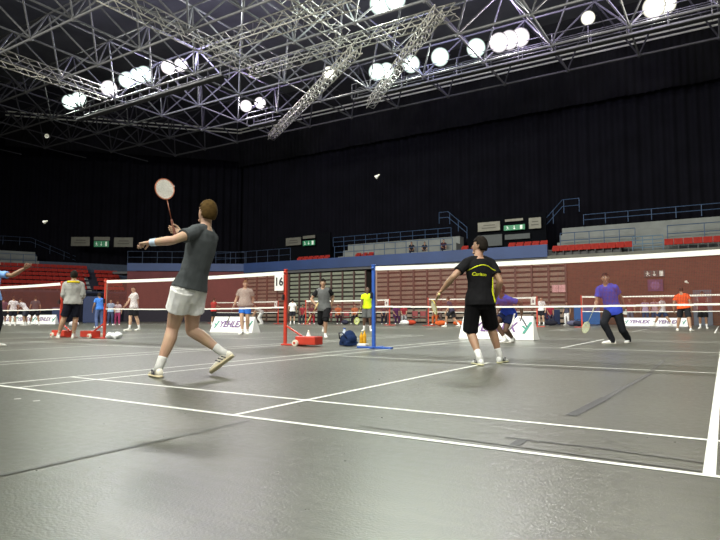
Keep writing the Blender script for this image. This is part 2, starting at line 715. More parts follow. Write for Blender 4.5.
bleacher(247, 288.2, 'folded slatted bleacher bank left of the red number post', SLATB)
bleacher(289.4, 366, 'folded slatted bleacher bank behind the man with grey and black shirt')
bleacher(376, 566.5, 'long folded slatted bleacher bank behind the man in black', SLATB)

# fascia, floor slab, terraces
FASB = mat('blue_fascia', (.016, .040, .13), .6, var=.12, scale=.8)
FASG = mat('grey_fascia', (.11, .11, .095), .8, var=.15, scale=1)
tn = [0]


def trim(mb, m, label=None):
    tn[0] += 1
    return struct(mb.build('trim_%d' % tn[0], m), label)


xs = px_X(549)
k = MB(); k.box(((xs - 32) / 2, 36.95, 4.95), (xs + 32, .2, .85)); trim(k, FASB, 'blue fascia of the back stand')
k = MB(); k.box(((xs + 16) / 2, 36.95, 4.34), (16 - xs, .2, .5)); trim(k, FASG, 'grey fascia of the right stand')
k = MB(); k.box((-8, 38.4, 4.4), (48, 2.9, .2)); trim(k, mat('slab', (.08, .08, .085), .9))
k = MB()
_a, _b = POLY[1] + V((.25, -.35, 0)), POLY[2] + V((.25, -.35, 0))
k.beam(_a + V((0, 0, .6)), _b + V((0, 0, .6)), .3, 1.2)
trim(k, mat('low_dark_band', (.018, .014, .026), .8), 'low dark barrier along the corner wall')
d = (POLY[2] - POLY[1]); ang = math.atan2(d.y, d.x)
mid = (POLY[1] + POLY[2]) / 2
k = MB(); k.box((mid.x, mid.y, 5.0), (d.length, .2, .7), Matrix.Rotation(ang, 3, 'Z')); trim(k, FASB, 'blue fascia of the corner stand')
k = MB(); k.box((mid.x - 1.0, mid.y + 1.5, 4.5), (d.length + 3, 3, .2), Matrix.Rotation(ang, 3, 'Z')); trim(k, mat('slab', (.08, .08, .085), .9))


def terrace(x0, x1, label):
    t = thing('concrete_terrace', label, 'terrace', (x0, 38, 4.5))
    W = x1 - x0
    for i in range(4):
        k = MB()
        k.box((W / 2, .45 + .8 * i + .4, .30 + .31 * i), (W, .82, .60 + .62 * i), bev=.02)
        k.build('step', CONC, t)
    return t


def railing(pts, h, n, label, mid_bars=1, m=RAIL, r=.026):
    pts = [V(p) for p in pts]
    t = thing('metal_railing', label, 'railing', pts[0])
    o = pts[0]
    lens = [(pts[i + 1] - pts[i]).length for i in range(len(pts) - 1)]
    tot = sum(lens)
    up = V((0, 0, h))
    for j in range(mid_bars + 1):
        k = MB()
        k.tube([p - o + up * ((j + 1) / (mid_bars + 1)) for p in pts], r, 6)
        k.build('rail_bar', m, t)
    for i in range(n + 1):
        s_ = tot * i / n
        j = 0
        while j < len(lens) - 1 and s_ > lens[j] + 1e-6:
            s_ -= lens[j]; j += 1
        p = pts[j].lerp(pts[j + 1], min(1, s_ / lens[j])) - o
        k = MB()
        k.tube([p, p + up], r, 6)
        k.build('rail_post', m, t)
    return t


terrace(px_X(333, 38.5), px_X(449, 38.5), 'pale concrete terrace steps above the middle bleachers')
terrace(px_X(556, 38.5), 15, 'pale concrete terrace steps above the brick wall')
# upper rear rails, front rails
railing([(px_X(333, 41), 41, 6.9), (px_X(452, 41), 41, 6.9)], .85, 10, 'blue rail along the top of the middle terrace')
railing([(px_X(545, 41), 41, 6.6), (px_X(565, 41), 41, 8.1), (px_X(582, 41), 41, 8.1)], 1.0, 3, 'raised blue stair rail above the left end of right terrace', 1)
railing([(px_X(586, 41), 41, 7.1), (15, 41, 7.1)], .75, 12, 'blue rail along the top of the right terrace')
railing([(px_X(333), 37.2, 5.35), (px_X(452), 37.2, 5.35)], 1.0, 11, 'blue front rail of the middle stand')
railing([(px_X(440, 40), 40, 8.0), (px_X(449, 40), 40, 8.0), (px_X(468, 40), 40, 6.6)], .9, 3, 'blue stair rail left of the man in black')
railing([(px_X(556), 38.7, 5.25), (px_X(634), 38.7, 5.25)], 1.05, 5, 'blue rail behind the left run of red seats')
railing([(px_X(634), 37.3, 4.6), (px_X(665), 37.3, 4.6)], .95, 3, 'pale blue gate rail between red seat runs', 3, mat('pale_blue_rail', (.07, .13, .20), .5))
railing([(px_X(668), 38.7, 5.25), (15, 38.7, 5.25)], 1.05, 6, 'blue rail behind the right run of red seats')
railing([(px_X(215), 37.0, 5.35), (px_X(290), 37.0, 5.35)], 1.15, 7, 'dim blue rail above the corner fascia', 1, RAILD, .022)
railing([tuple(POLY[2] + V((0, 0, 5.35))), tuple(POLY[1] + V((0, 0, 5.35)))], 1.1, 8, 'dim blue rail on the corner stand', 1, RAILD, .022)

# ---------------------------------------------------------- stadium seats
SEATM = mat('red_seat_plastic', (.26, .020, .015), .75, var=.15, scale=3, spec=.15)


def seat_proto(label, group):
    t = thing('stadium_seat', label, 'seat', (0, 0, 0), 0, group)
    k = MB(); k.box((0, -.04, .42), (.48, .07, .20), Matrix.Rotation(-.12, 3, 'X'), bev=.015); k.build('seat_pan', SEATM, t)
    k = MB(); k.box((0, .12, .48), (.49, .05, .30), Matrix.Rotation(-.15, 3, 'X'), bev=.015); k.build('backrest', SEATM, t)
    k = MB(); k.box((0, .05, .19), (.06, .25, .38)); k.build('pedestal', DARK, t)
    return t


proto = None


def put_seat(x, y, z, rz, label, group, zs=1.0):
    global proto
    if proto is None:
        proto = seat_proto(label, group)
        o = proto
    else:
        o = copy_tree(proto)
    o.location = (x, y, z)
    o.rotation_euler = (0, 0, rz)
    o['label'] = label
    o['group'] = group
    o.scale = (1, 1, zs)


def seat_run(xa, xb, y, z, label, group):
    x0, x1 = px_X(xa), px_X(xb)
    n = int((x1 - x0) / .5)
    for i in range(n):
        put_seat(x0 + .25 + (x1 - x0 - .5) * i / max(1, n - 1), y, z, 0, label, group, 1.3 if y < 37.5 else 1.15)


seat_run(552, 634, 37.4, 4.5, 'red seat in the front row above brick wall, left of the gate rail', 'red seats above the brick wall')
seat_run(666, 726, 37.4, 4.5, 'red seat in the front row above brick wall, right of gate rail', 'red seats above the brick wall')
k = MB(); k.box((-15, 38.0, 4.79), (30.5, .8, .58)); trim(k, mat('slab', (.08, .08, .085), .9))
seat_run(457, 474, 38.0, 5.08, 'red seat behind the fascia to the left of black-shirted man', 'red seats in the middle stand')
seat_run(505, 545, 38.0, 5.08, 'red seat under the right green exit sign', 'red seats in the middle stand')
seat_run(349, 367, 38.0, 5.08, 'dim red seat left of the blue net post', 'red seats in the middle stand')
seat_run(290, 322, 38.0, 5.08, 'dim red seat below the middle exit sign', 'red seats in the middle stand')

# left stand, extended rows (each row steps back and up)
d3 = POLY[3] - POLY[2]
L3 = d3.length
d3.normalize()
n3 = V((d3.y, -d3.x, 0))          # outward (away from hall)
if n3.dot(V((-1, 1, 0))) < 0:
    n3 = -n3
rz3 = math.atan2(n3.y, n3.x) - PI / 2
RN = ['lowest', 'second', 'third', 'fourth', 'fifth', 'top']
rows_t = thing('extended_bleacher', 'dark tiered bleacher carrying the red seats on the left', 'bleacher', POLY[2])
for r in range(6):
    a = n3 * (.4 + .8 * r)
    k = MB()
    m_ = d3 * (L3 * .5) + a + V((0, 0, (2.55 + .42 * r) / 2))
    k.box(m_, (L3, .8, 2.55 + .42 * r), Matrix.Rotation(math.atan2(d3.y, d3.x), 3, 'Z'))
    k.build('tier', mat('dark_tier', (.010, .011, .024), .9), rows_t)
    for i in range(int(L3 / .52)):
        s_ = .4 + i * .52
        p = POLY[2] + d3 * s_ + n3 * (.35 + .8 * r)
        sx = (p - CAM).dot(RT) / (p - CAM).dot(FH) * FPX + 360
        if sx < -8 or 86 < sx < 96 or (sx > 96 and r > 4):
            continue
        side = 'left of the stairs' if sx < 90 else 'right of the stairs'
        put_seat(p.x, p.y, 2.55 + .42 * r, rz3, 'red plastic seat in the %s row of left stand, %s' % (RN[r], side), 'red seats in the left stand')
# stairs and terrace behind
k = MB()
for r in range(12):
    p = POLY[2] + d3 * 3.25 + n3 * (.42 + .4 * r)
    k.box(p + V((0, 0, (2.6 + .21 * r) / 2)), (.8, .4, 2.6 + .21 * r), Matrix.Rotation(rz3, 3, 'Z'))
tag(k.build('aisle_stairs', mat('stair_grey', (.22, .24, .25), .8)), 'grey aisle stairs between the red seat blocks', 'stairs')
t = thing('concrete_terrace', 'pale concrete terrace steps above the red left stand', 'terrace', POLY[2] + d3 * 7.2 + n3 * 5.2)
for i in range(3):
    k = MB()
    k.box(d3 * 4 + n3 * (.5 + i) + V((0, 0, (5.6 + .5 * i) / 2)), (9 + i * -.2, 1, 5.6 + .5 * i), Matrix.Rotation(rz3, 3, 'Z'))
    k.build('step', CONC, t)
q = POLY[2] + n3 * 5.1
railing([tuple(q + d3 * 7.0 + V((0, 0, 5.1))), tuple(q + d3 * 15 + V((0, 0, 5.1)))], 1.05, 8, 'blue rail in front of the left terrace')
q = POLY[2] + n3 * 8.4
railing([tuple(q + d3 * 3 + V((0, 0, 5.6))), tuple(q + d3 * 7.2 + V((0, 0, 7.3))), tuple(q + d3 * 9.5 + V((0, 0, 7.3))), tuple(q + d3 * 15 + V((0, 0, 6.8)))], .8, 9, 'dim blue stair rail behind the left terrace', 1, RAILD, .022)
k = MB(); k.box(POLY[2] + d3 * 2.5 + n3 * 7 + V((0, 0, 2.8)), (9, 3.5, 5.6), Matrix.Rotation(rz3, 3, 'Z'))
trim(k, mat('dark_blue_block', (.03, .045, .075), .8, var=.2))

# portals, beige panels and exit signs
PAN = mat('beige_panel', (.19, .185, .15), .7, var=.15, scale=2)
PAND = mat('dim_beige_panel', (.10, .097, .08), .7, var=.15, scale=2)  # beige panel copy with weaker light put into its colour
PING = mat('exit_green', (.02, .20, .09), .5, var=.05)


def panel(px0, px1, py0, py1, Y, label, m, lines=2):
    a, b = at_Y(px0, py1, Y), at_Y(px1, py0, Y)
    t = thing('wall_panel', label, 'panel', ((a.x + b.x) / 2, Y, a.z))
    w, h = b.x - a.x, b.z - a.z
    k = MB(); k.box((0, 0, h / 2), (w, .08, h), bev=.015); k.build('board', m, t)
    if lines:
        k = MB()
        for i in range(lines):
            k.box((w * .02 * i, -.05, h * (.35 + .28 * i)), (w * (.62 - .1 * i), .02, h * .10))
        k.build('faint_print', mat('faint_print', tuple(c * .45 for c in m.node_tree.nodes['Principled BSDF'].inputs['Base Color'].default_value[:3]), .7), t)
    return t


def exit_sign(px0, px1, py0, py1, Y, label, m=None, wm=None, pics='rad'):
    a, b = at_Y(px0, py1, Y), at_Y(px1, py0, Y)
    t = thing('exit_sign', label, 'sign', ((a.x + b.x) / 2, Y, a.z))
    w, h = b.x - a.x, b.z - a.z
    k = MB(); k.box((0, 0, h / 2), (w, .1, h), bev=.02); k.build('board', m or PING, t)
    wm = wm or mat('exit_white', (.75, .85, .75), .5, var=0, emit=.05)
    # running figure, arrow, door: flat pictograms
    def fig(cx, flip):
        k = MB()
        s_ = h * .8
        P = lambda x, z: V((cx + flip * x * s_, -.056, h / 2 + z * s_))
        k.sph(P(.08, .38), .09 * s_, 8, 6)
        for p0, p1, ww in ((P(.05, .25), P(-.05, -.05), .16), (P(-.05, -.05), P(.18, -.2), .11), (P(.18, -.2), P(.1, -.45), .1), (P(-.05, -.05), P(-.2, -.25), .11), (P(-.2, -.25), P(-.42, -.3), .1), (P(.03, .2), P(.3, .08), .08), (P(.0, .2), P(-.28, .1), .08)):
            k.beam(p0, p1, .012, ww * s_)
        k.build('pictogram', wm, t)
    fig(-w * .32, -1)
    k = MB()
    k.box((0, -.056, h * .58), (h * .12, .012, h * .55))
    k.add([(-h * .25, -.056, h * .42), (h * .25, -.056, h * .42), (0, -.056, h * .12)], [(0, 1, 2)])
    k.build('arrow', wm, t)
    k = MB()
    dx = w * .33
    k.box((dx, -.056, h * .5), (h * .45, .012, h * .75))
    k.build('door_symbol', wm, t)
    return t


panel(286, 301, 237, 246, 40.5, 'dim beige panel left of the middle exit sign', PAND)
panel(303, 315, 235, 239, 40.5, 'narrow dim strip panel above the middle exit sign', PAND, 0)
exit_sign(303, 315, 240, 246, 40.5, 'dim green exit sign above the middle stand')
panel(478, 500, 221, 232, 40.5, 'beige panel left of the right exit sign, over the man in black', PAN)
panel(505, 523, 218, 222, 40.5, 'narrow beige strip panel above the right exit sign', PAN, 0)
exit_sign(504, 525, 224, 231, 40.5, 'bright green exit sign above the man in black')
panel(529, 541, 217, 229, 40.5, 'small beige panel right of the right exit sign', PAN)
panel(478, 502, 234, 247, 40.6, 'grey wall panel beside the head of the man in black', mat('grey_panel', (.07, .078, .078), .8), 0)
panel(505, 530, 233, 240, 40.6, 'grey wall panel below the right exit sign', mat('grey_panel', (.07, .078, .078), .8), 0)
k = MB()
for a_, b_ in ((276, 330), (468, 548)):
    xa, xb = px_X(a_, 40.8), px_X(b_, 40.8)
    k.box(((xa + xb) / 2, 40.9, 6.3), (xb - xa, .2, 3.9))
trim(k, mat('portal_shade', (.004, .0045, .006), 1, spec=.02))  # near-black sheet standing in for shade inside the open portals
# left portal signs
def left_pt(px, py, D):
    return at_depth(px, py, D)


def lpanel(px0, px1, py0, py1, D, fn, *a):
    p0, p1 = at_depth(px0, py1, D), at_depth(px1, py0, D)
    return p0, p1


for (x0, x1, y0, y1, kind, lab) in ((71, 90, 237, 246, 'p', 'beige panel left of the left exit sign'), (94, 109, 241, 247, 'e', 'green exit sign above the left stand'), (94, 110, 237, 240.5, 's', 'narrow strip panel above the left exit sign'), (114, 133, 237.5, 247, 'p', 'beige panel right of the left exit sign, by the outstretched fist')):
    D = 56
    p0, p1 = at_depth(x0, y1, D), at_depth(x1, y0, D)
    c = (p0 + p1) / 2
    w, h = (V((p1.x, p1.y, 0)) - V((p0.x, p0.y, 0))).length, p1.z - p0.z
    rz = math.atan2(RT.y, RT.x)
    if kind == 'e':
        tt = exit_sign(504, 525, 224, 231, 40.5, lab)
        bw = (at_Y(525, 224, 40.5).x - at_Y(504, 231, 40.5).x); bh = at_Y(525, 224, 40.5).z - at_Y(504, 231, 40.5).z
        tt.scale = (w / bw, 1, h / bh)
    else:
        tt = panel(478, 500, 221, 232, 40.5, lab, PAND, 2 if kind == 'p' else 0)
        bw = (at_Y(500, 221, 40.5).x - at_Y(478, 232, 40.5).x); bh = at_Y(500, 221, 40.5).z - at_Y(478, 232, 40.5).z
        tt.scale = (w / bw, 1, h / bh)
    tt.location = (c.x, c.y, p0.z)
    tt.rotation_euler = (0, 0, rz)

# right brick wall furniture
exit_sign(644, 665, 270, 277.5, 36.93, 'black sign with white pictograms on the brick wall', mat('sign_black_board', (.03, .03, .03), .5), mat('sign_white', (.75, .75, .7), .5, var=0))
a, b = at_Y(648, 292, 36.93), at_Y(663, 280, 36.93)
t = thing('wall_emblem', 'dim purple emblem on the brick wall under the black sign', 'emblem', ((a.x + b.x) / 2, 36.93, a.z))
k = MB(); k.box((0, 0, .4), (b.x - a.x, .05, b.z - a.z), bev=.02); k.build('board', mat('purple_board', (.10, .035, .11), .7), t)
k = MB(); k.lathe((0, -.04, .4), [(.26, 0), (.26, .02)], 16, (0, -1, 0)); k.build('disc', mat('purple_disc', (.17, .07, .19), .6), t)
k = MB()
xa, xb = px_X(693, 36.95), px_X(712, 36.95)
k.box(((xa + xb) / 2, 36.97, 1.05), (xb - xa, .08, 2.1))
dr = struct(k.build('door_1', mat('blue_grey_door', (.07, .08, .11), .6)))
k = MB(); k.box((xa + .2, 36.9, 1.05), (.05, .06, .2)); k.build('door_handle', ALU, dr)
for i, px in enumerate((555.2, 562)):
    p = at_Y(px, 288.5, 36.86)
    k = MB()
    k.box((p.x, p.y, p.z), (.42, .01, .5))
    tag(k.build('paper_notice', mat('pink_paper', (.62, .34, .36), .7)), ['pink paper notice on the bleacher, left of the pair', 'pink paper notice on the bleacher, right of the pair'][i], 'notice')
# blue partition boards
for i, (x0, x1, D, h, lab) in enumerate(((574, 600, 34.5, 1.15, 'blue partition board behind the man in the dark trousers'), (545, 560, 35.5, .9, 'dark blue partition board at end of the bleachers'), (83, 98, 42, 1.9, 'blue partition board left of the left stairs'), (52, 60, 41, 1.1, 'blue partition board behind the grey hooded man'))):
    p0, p1 = at_depth(x0, 315, D), at_depth(x1, 315, D)
    c = (p0 + p1) / 2
    t = thing('partition_board', lab, 'partition', (c.x, c.y, 0), math.atan2(RT.y, RT.x))
    w = (p1 - p0).length
    k = MB(); k.box((0, 0, h / 2 + .05), (w, .05, h), bev=.01); k.build('panel', mat('blue_board', (.035, .10, .30) if i == 0 else (.015, .028, .09), .6), t)
    for s_ in (-1, 1):
        k = MB(); k.box((s_ * w * .42, 0, .03), (.06, .4, .06)); k.build('foot', DARK, t)

# ===================================================== ADVERTISING BOARDS
def ad_board(px, D, w, h, label, rz=0.0, txt='YEHLEX', col=(.13, .05, .22), depth=.45, clean=False):
    p = at_depth(px, 314.5, D)
    t = thing('advertising_board', label, 'board', (p.x, p.y, 0), rz)
    k = MB()
    # A-frame: sloping front and back sheets with rounded fold on top
    top = .05
    for sg in (-1, 1):
        y0, y1 = sg * depth / 2, sg * top / 2
        k.add([(-w / 2, y0, .01), (w / 2, y0, .01), (w / 2 - .06, y1, h), (-w / 2 + .06, y1, h)], [(0, 1, 2, 3)])
    k.add([(-w / 2 + .06, -top / 2, h), (w / 2 - .06, -top / 2, h), (w / 2 - .06, top / 2, h), (-w / 2 + .06, top / 2, h)], [(0, 1, 2, 3)])
    for sg in (-1, 1):
        k.add([(sg * w / 2, -depth / 2, .01), (sg * w / 2, depth / 2, .01), (sg * (w / 2 - .06), top / 2, h), (sg * (w / 2 - .06), -top / 2, h)], [(0, 1, 2, 3)])
    k.build('cover', mat('white_vinyl', (.86, .86, .86), .5, var=.03), t)
    sl = math.atan2((depth - top) / 2, h)
    M = Matrix.Translation((0, -(depth + top) / 4 - .012, h * .52)) @ Matrix.Rotation(PI / 2 - sl, 4, 'X')
    me = text_mesh(txt, h * .58, .25, ext=.002, bold=.008)
    xs_ = [v.co.x for v in me.vertices]
    tw = max(xs_) - min(xs_)
    cx = (max(xs_) + min(xs_)) / 2
    sc = w * .58 / tw
    me.transform(M @ Matrix.Diagonal((sc, 1, 1, 1)) @ Matrix.Translation((-cx, 0, 0)))
    link('lettering', me, mat('purple_ink', col, .5, var=0), t)
    for sg in (-1, 1):
        k = MB()
        X = sg * w * .39
        s_ = h * .25
        for pts in ([(-.9, .35), (-.3, .35), (.1, -.05), (-.15, -.25)], [(-.6, -1), (-.05, -1), (1.2, 1), (.65, 1)]):
            k.add([(X + a_ * s_ * .9, b_ * s_, .002) for a_, b_ in pts], [(0, 1, 2, 3)])
        me = k.mesh('emblem')
        me.transform(M)
        link('emblem', me, mat('teal_ink', (.03, .25, .20), .5, var=0), t)
    return t


ad_board(235, 20.6, 1.95, .56, 'white lettered board behind the man in blue shorts', .05)
ad_board(497.5, 15.0, 2.0, .60, 'white lettered board behind the crouching player in blue', -.05)
for i, (px, D, lab) in enumerate(((640, 32.0, 'far white lettered board, left of the pair behind the man in orange'), (669, 31.0, 'far white lettered board, right of the pair behind the man in orange'))):
    ad_board(px, D, 1.75, .46, lab, 0)
for i, (px, lab) in enumerate(((7, 'far white lettered board at the left edge'), (26, 'far white lettered board under the far white shirts'), (46, 'far white lettered board just left of the red post'))):
    ad_board(px, 38.5, 1.55, .62, lab, .5)

# ===================================================== FLOOR CLUTTER
# dark kit bag
p = at_depth(348.5, 340, 11.9)
t = thing('kit_bag', 'dark blue slouching kit bag on floor beside the blue post', 'bag', (p.x, p.y, 0), -.5)
k = MB()
k.ell((0, 0, .13), (V((.22, 0, 0)), V((0, .16, 0)), V((.03, 0, .14))), 20, 12)
k.ell((.06, 0, .2), (V((.13, 0, 0)), V((0, .12, 0)), V((-.03, 0, .12))), 16, 10)
k.box((0, 0, .05), (.36, .26, .08))
me = remesh(k, .012, 3)
for v in me.vertices:
    n_ = noise.noise(v.co * 14) * .012
    v.co += v.co.normalized() * n_
    v.co.z = max(v.co.z, .002)
link('body', me, cloth((.015, .03, .09), 'navy_nylon'), t, True)
k = MB(); k.tube([(-.14, -.13, .14), (-.06, -.19, .26), (.08, -.18, .27), (.16, -.12, .16)], .012, 6); k.build('strap', cloth((.01, .015, .04), 'strap'), t, True)


def bottle(px, D, h, r, m, capm, label, cat='bottle'):
    p = at_depth(px, 340, D)
    t = thing('drink_bottle', label, cat, (p.x, p.y, 0))
    k = MB(); k.lathe((0, 0, 0), [(r * .8, 0), (r, .01), (r, h * .35), (r * .92, h * .45), (r, h * .55), (r, h * .7), (r * .4, h * .88), (r * .4, h * .92)], 16); k.build('bottle_body', m, t, True)
    k = MB(); k.lathe((0, 0, h * .92), [(r * .45, 0), (r * .45, h * .08)], 12); k.build('cap', capm, t, True)
    return t


bottle(344.5, 12.15, .36, .06, mat('pale_bottle', (.55, .62, .75), .25), BLUEM, 'pale water bottle standing behind the dark bag')
bottle(361.3, 12.3, .26, .04, mat('orange_drink', (.80, .42, .03), .25), mat('yellow_cap', (.8, .6, .05), .4), 'orange drink bottle left of the blue post')
bottle(364.5, 12.2, .30, .04, mat('orange_drink', (.80, .42, .03), .25), mat('yellow_cap', (.8, .6, .05), .4), 'taller orange drink bottle against the blue post')
p = at_depth(363, 346, 11.75)
k = MB(); k.box((p.x, p.y, .03), (.22, .14, .05), bev=.02)
tag(k.build('white_towel', cloth((.8, .8, .8))), 'small folded white towel at foot of the blue post', 'towel')


def shuttle(loc, axis, label, s_=1.0, on=None):
    t = thing('shuttlecock', label, 'shuttlecock', loc)
    ax = V(axis).normalized()
    k = MB(); k.ell((0, 0, 0), (ax.orthogonal().normalized() * .0135 * s_, ax.cross(ax.orthogonal().normalized()) * .0135 * s_, ax * .014 * s_), 12, 8)
    k.build('cork', mat('cork_white', (.8, .78, .7), .6), t, True)
    k = MB()
    a = ax.orthogonal().normalized(); b = ax.cross(a)
    for i in range(16):
        t0 = 2 * PI * i / 16; dt = .19
        q = [(.012, t0 - .1), (.012, t0 + .1), (.034, t0 + dt), (.034, t0 - dt)]
        vs = [(a * math.cos(tt) + b * math.sin(tt)) * r * s_ - ax * (.008 + (r - .012) / .022 * .06) * s_ for r, tt in q]
        k.add(vs, [(0, 1, 2, 3)])
    k.build('feather_skirt', mat('white_feather', (.88, .88, .84), .7, var=.03), t)
    return t


# bigger shuttles are simply nearer to the camera
shuttle(at_depth(47, 135, 9.0), (-.5, .3, .3), 'white shuttlecock flying high against the black curtain at upper left')
shuttle(at_depth(379, 175, 9.0), (.7, .2, .5), 'white shuttlecock flying against the black curtain, upper middle')
shuttle(at_depth(47, 221, 11.0), (.5, .2, .2), 'white shuttlecock flying low above the left terrace')
shuttle(at_depth(688, 283, 13.0), (.5, .2, -.4), 'white shuttlecock in front of the brick wall, right of orange shirt')
shuttle(V((-1.42, 6.66, .305)), (0, 0, 1), 'white shuttlecock standing on the red weight box', 1.5)
# white bags by the left red post
for i, (px, D, r, lab) in enumerate(((110.5, 15.3, .115, 'crumpled white bag on floor, nearer the red post'), (117.2, 15.2, .12, 'rounder white bag on floor, further from the red post'))):
    p = at_depth(px, 334, D)
    k = MB(); k.ell((0, 0, r * .72), (V((r * 1.1, 0, 0)), V((0, r, 0)), V((.02, 0, r * .75))), 16, 10)
    me = remesh(k, .015, 1)
    for v in me.vertices:
        v.co += v.co.normalized() * noise.noise(v.co * 13 + V((i * 5, 0, 0))) * .03
        v.co.z = max(.002, v.co.z)
    o = link('plastic_bag', me, mat('white_plastic', (.78, .80, .84), .35), None, True)
    o.location = (p.x, p.y, 0)
    tag(o, lab, 'bag')


# ============================================================ ROOF + LIGHTS
NODEZ = 16.3
GX = [-14.65 + 4.15 * i for i in range(-9, 8)]
GY = [30.8 + 4.15 * j for j in range(-5, 2)]
TOPZ = NODEZ + 3.0
for j, y in enumerate(GY):
    k = MB()
    gx = [x for x in GX if .744 * (x + 38.4) - .668 * (y - 43) > 3.5]
    kd = MB()
    kn = k
    xm = min(x for x in gx if x > -33)
    for q_, (xa_, xb_) in ((kd, (gx[0], xm)), (k, (xm, gx[-1]))):
        if xb_ - xa_ > .1:
            q_.tube([(xa_, y, NODEZ), (xb_, y, NODEZ)], .07, 6)
            if j < len(GY) - 1:
                q_.tube([(xa_ + 2.07, y + 2.07, TOPZ), (xb_ + 2.07, y + 2.07, TOPZ)], .06, 6)
    for x in gx:
        k = kd if x < -33 else kn
        k.sph((x, y, NODEZ), .15, 8, 6)
        if j < len(GY) - 1:
            k.tube([(x, y, NODEZ), (x, y + 4.15, NODEZ)], .06, 6)
        for sx in (-1, 1):
            for sy in (-1, 1):
                if (j == len(GY) - 1 and sy == 1) or (j == 0 and sy == -1):
                    continue
                k.tube([(x, y, NODEZ), (x + sx * 2.07, y + sy * 2.07, TOPZ)], .055, 6)
        k.tube([(x + 2.07, y + 2.07, TOPZ), (x + 2.07, y - 2.07, TOPZ)], .05, 6)
    if kd.v:
        kd.build('roof_truss', DSTEEL, ceiling)
    k = kn
    k.build('roof_truss', STEEL if j < len(GY) - 1 else DSTEEL, ceiling)


def box_truss(a, b, w, label, r=.035, step=None):
    a, b = V(a), V(b)
    t = thing('lighting_truss', label, 'truss', a)
    d = b - a
    L = d.length
    d.normalize()
    s_ = d.cross(V((0, 0, 1))).normalized()
    u = s_.cross(d)
    cor = [s_ * (sx * w / 2) + u * (sz * w / 2) for sx, sz in ((-1, -1), (1, -1), (1, 1), (-1, 1))]
    for c in cor:
        k = MB(); k.tube([c, c + d * L], r, 6); k.build('chord', ALU, t, True)
    k = MB()
    step = step or w * .9
    n = int(L / step)
    st = L / n
    for i in range(n):
        for q in range(4):
            c0, c1 = cor[q], cor[(q + 1) % 4]
            if i % 2:
                c0, c1 = c1, c0
            k.tube([c0 + d * st * i, c1 + d * st * (i + 1)], r * .6, 4, False)
    k.build('lattice_bracing', ALU, t)
    return t


def P16(px, py, z=15.6):
    return at_Z(px, py, z)


def along(axis, p, q):
    """keep q on the same line as p along one axis"""
    q = q.copy()
    if axis == 'x':
        q.y = p.y
    else:
        q.x = p.x
    q.z = p.z
    return q


a = P16(104, 94, 16); b = P16(-12, 40, 16); box_truss(a, along('y', a, b), .75, 'lattice lighting truss ending at the upper left floodlights')
a = P16(258, 72, 16); b = P16(95, -6, 16); box_truss(a, along('y', a, b), .75, 'long lattice lighting truss sloping from the top edge, upper left')
a = P16(203, 50, 16); b = P16(350, -8, 16); box_truss(a, along('x', a, b), .75, 'lattice cross truss nearest the camera, top centre')
a = P16(252, 72, 16); b = P16(450, 2, 16); b2 = along('x', a, b); box_truss(a, b2, .6, 'lattice cross truss behind the top centre one')
a = P16(345, 38, 16.6); b = P16(225, -20, 16.6); box_truss(a, along('y', a, b), .7, 'lattice truss crossing the two cross trusses, top centre')
a = P16(271, 137, 15.4); b = P16(358, 48, 15.4); box_truss(a, b, .5, 'diagonal truss hanging down left of centre, longest of the pair', .035, .35)
a = P16(370, 105, 15.4); b = P16(440, 10, 15.4); box_truss(a, b, .5, 'diagonal truss right of centre, in front of the floodlights', .03, .35)


def catwalk(x0, x1, y, z, label):
    t = thing('lighting_catwalk', label, 'catwalk', (x0, y, z))
    W = x1 - x0
    k = MB(); k.box((W / 2, 0, -.3), (W, .4, .1)); k.build('deck', DSTEEL, t)
    k = MB(); k.box((W / 2, -.24, -.28), (W, .06, .10)); k.build('lit_deck_lip', STEEL, t)  # paler strip painting the lit edge of the deck
    k = MB()
    for zz in (.25, .75):
        for yy in (-.4, .4):
            k.tube([(0, yy, zz), (W, yy, zz)], .03, 5)
    for i in range(int(W / 2) + 1):
        for yy in (-.4, .4):
            k.tube([(i * 2, yy, -.3), (i * 2, yy, .75)], .03, 5)
    k.build('guard_rail', STEEL, t)
    return t


catwalk(-16.2, 9, 31.4, 16.3, 'long catwalk carrying the right hand row of floodlights')
catwalk(-26.3, -23.4, 31.4, 16.1, 'short cradle carrying the lone pair of floodlights, centre left')
catwalk(-37, -21, 23.3, 16.3, 'catwalk carrying the left hand row of floodlights')


def lens_mat(col, nm):
    m = bpy.data.materials.new(nm)
    m.use_nodes = True
    nt = m.node_tree
    nt.nodes.clear()
    o = nt.nodes.new('ShaderNodeOutputMaterial')
    e = nt.nodes.new('ShaderNodeEmission')
    tc = nt.nodes.new('ShaderNodeTexCoord')
    ln = nt.nodes.new('ShaderNodeVectorMath'); ln.operation = 'LENGTH'
    # bright lamp core; camera bloom around it painted as emission fading to the rim
    m1 = nt.nodes.new('ShaderNodeMath'); m1.operation = 'MULTIPLY'; m1.inputs[1].default_value = -15.0
    m2 = nt.nodes.new('ShaderNodeMath'); m2.operation = 'EXPONENT'
    m3 = nt.nodes.new('ShaderNodeMath'); m3.operation = 'MULTIPLY'; m3.inputs[1].default_value = 45
    nt.links.new(tc.outputs['Object'], ln.inputs[0])
    m0 = nt.nodes.new('ShaderNodeMath'); m0.operation = 'POWER'; m0.inputs[1].default_value = 2.0
    nt.links.new(ln.outputs['Value'], m0.inputs[0])
    nt.links.new(m0.outputs[0], m1.inputs[0])
    nt.links.new(m1.outputs[0], m2.inputs[0])
    nt.links.new(m2.outputs[0], m3.inputs[0])
    m4 = nt.nodes.new('ShaderNodeMath'); m4.operation = 'ADD'; m4.inputs[1].default_value = .38
    nt.links.new(m3.outputs[0], m4.inputs[0])
    nt.links.new(m4.outputs[0], e.inputs['Strength'])
    e.inputs['Color'].default_value = col + (1,)
    nt.links.new(e.outputs[0], o.inputs['Surface'])
    return m


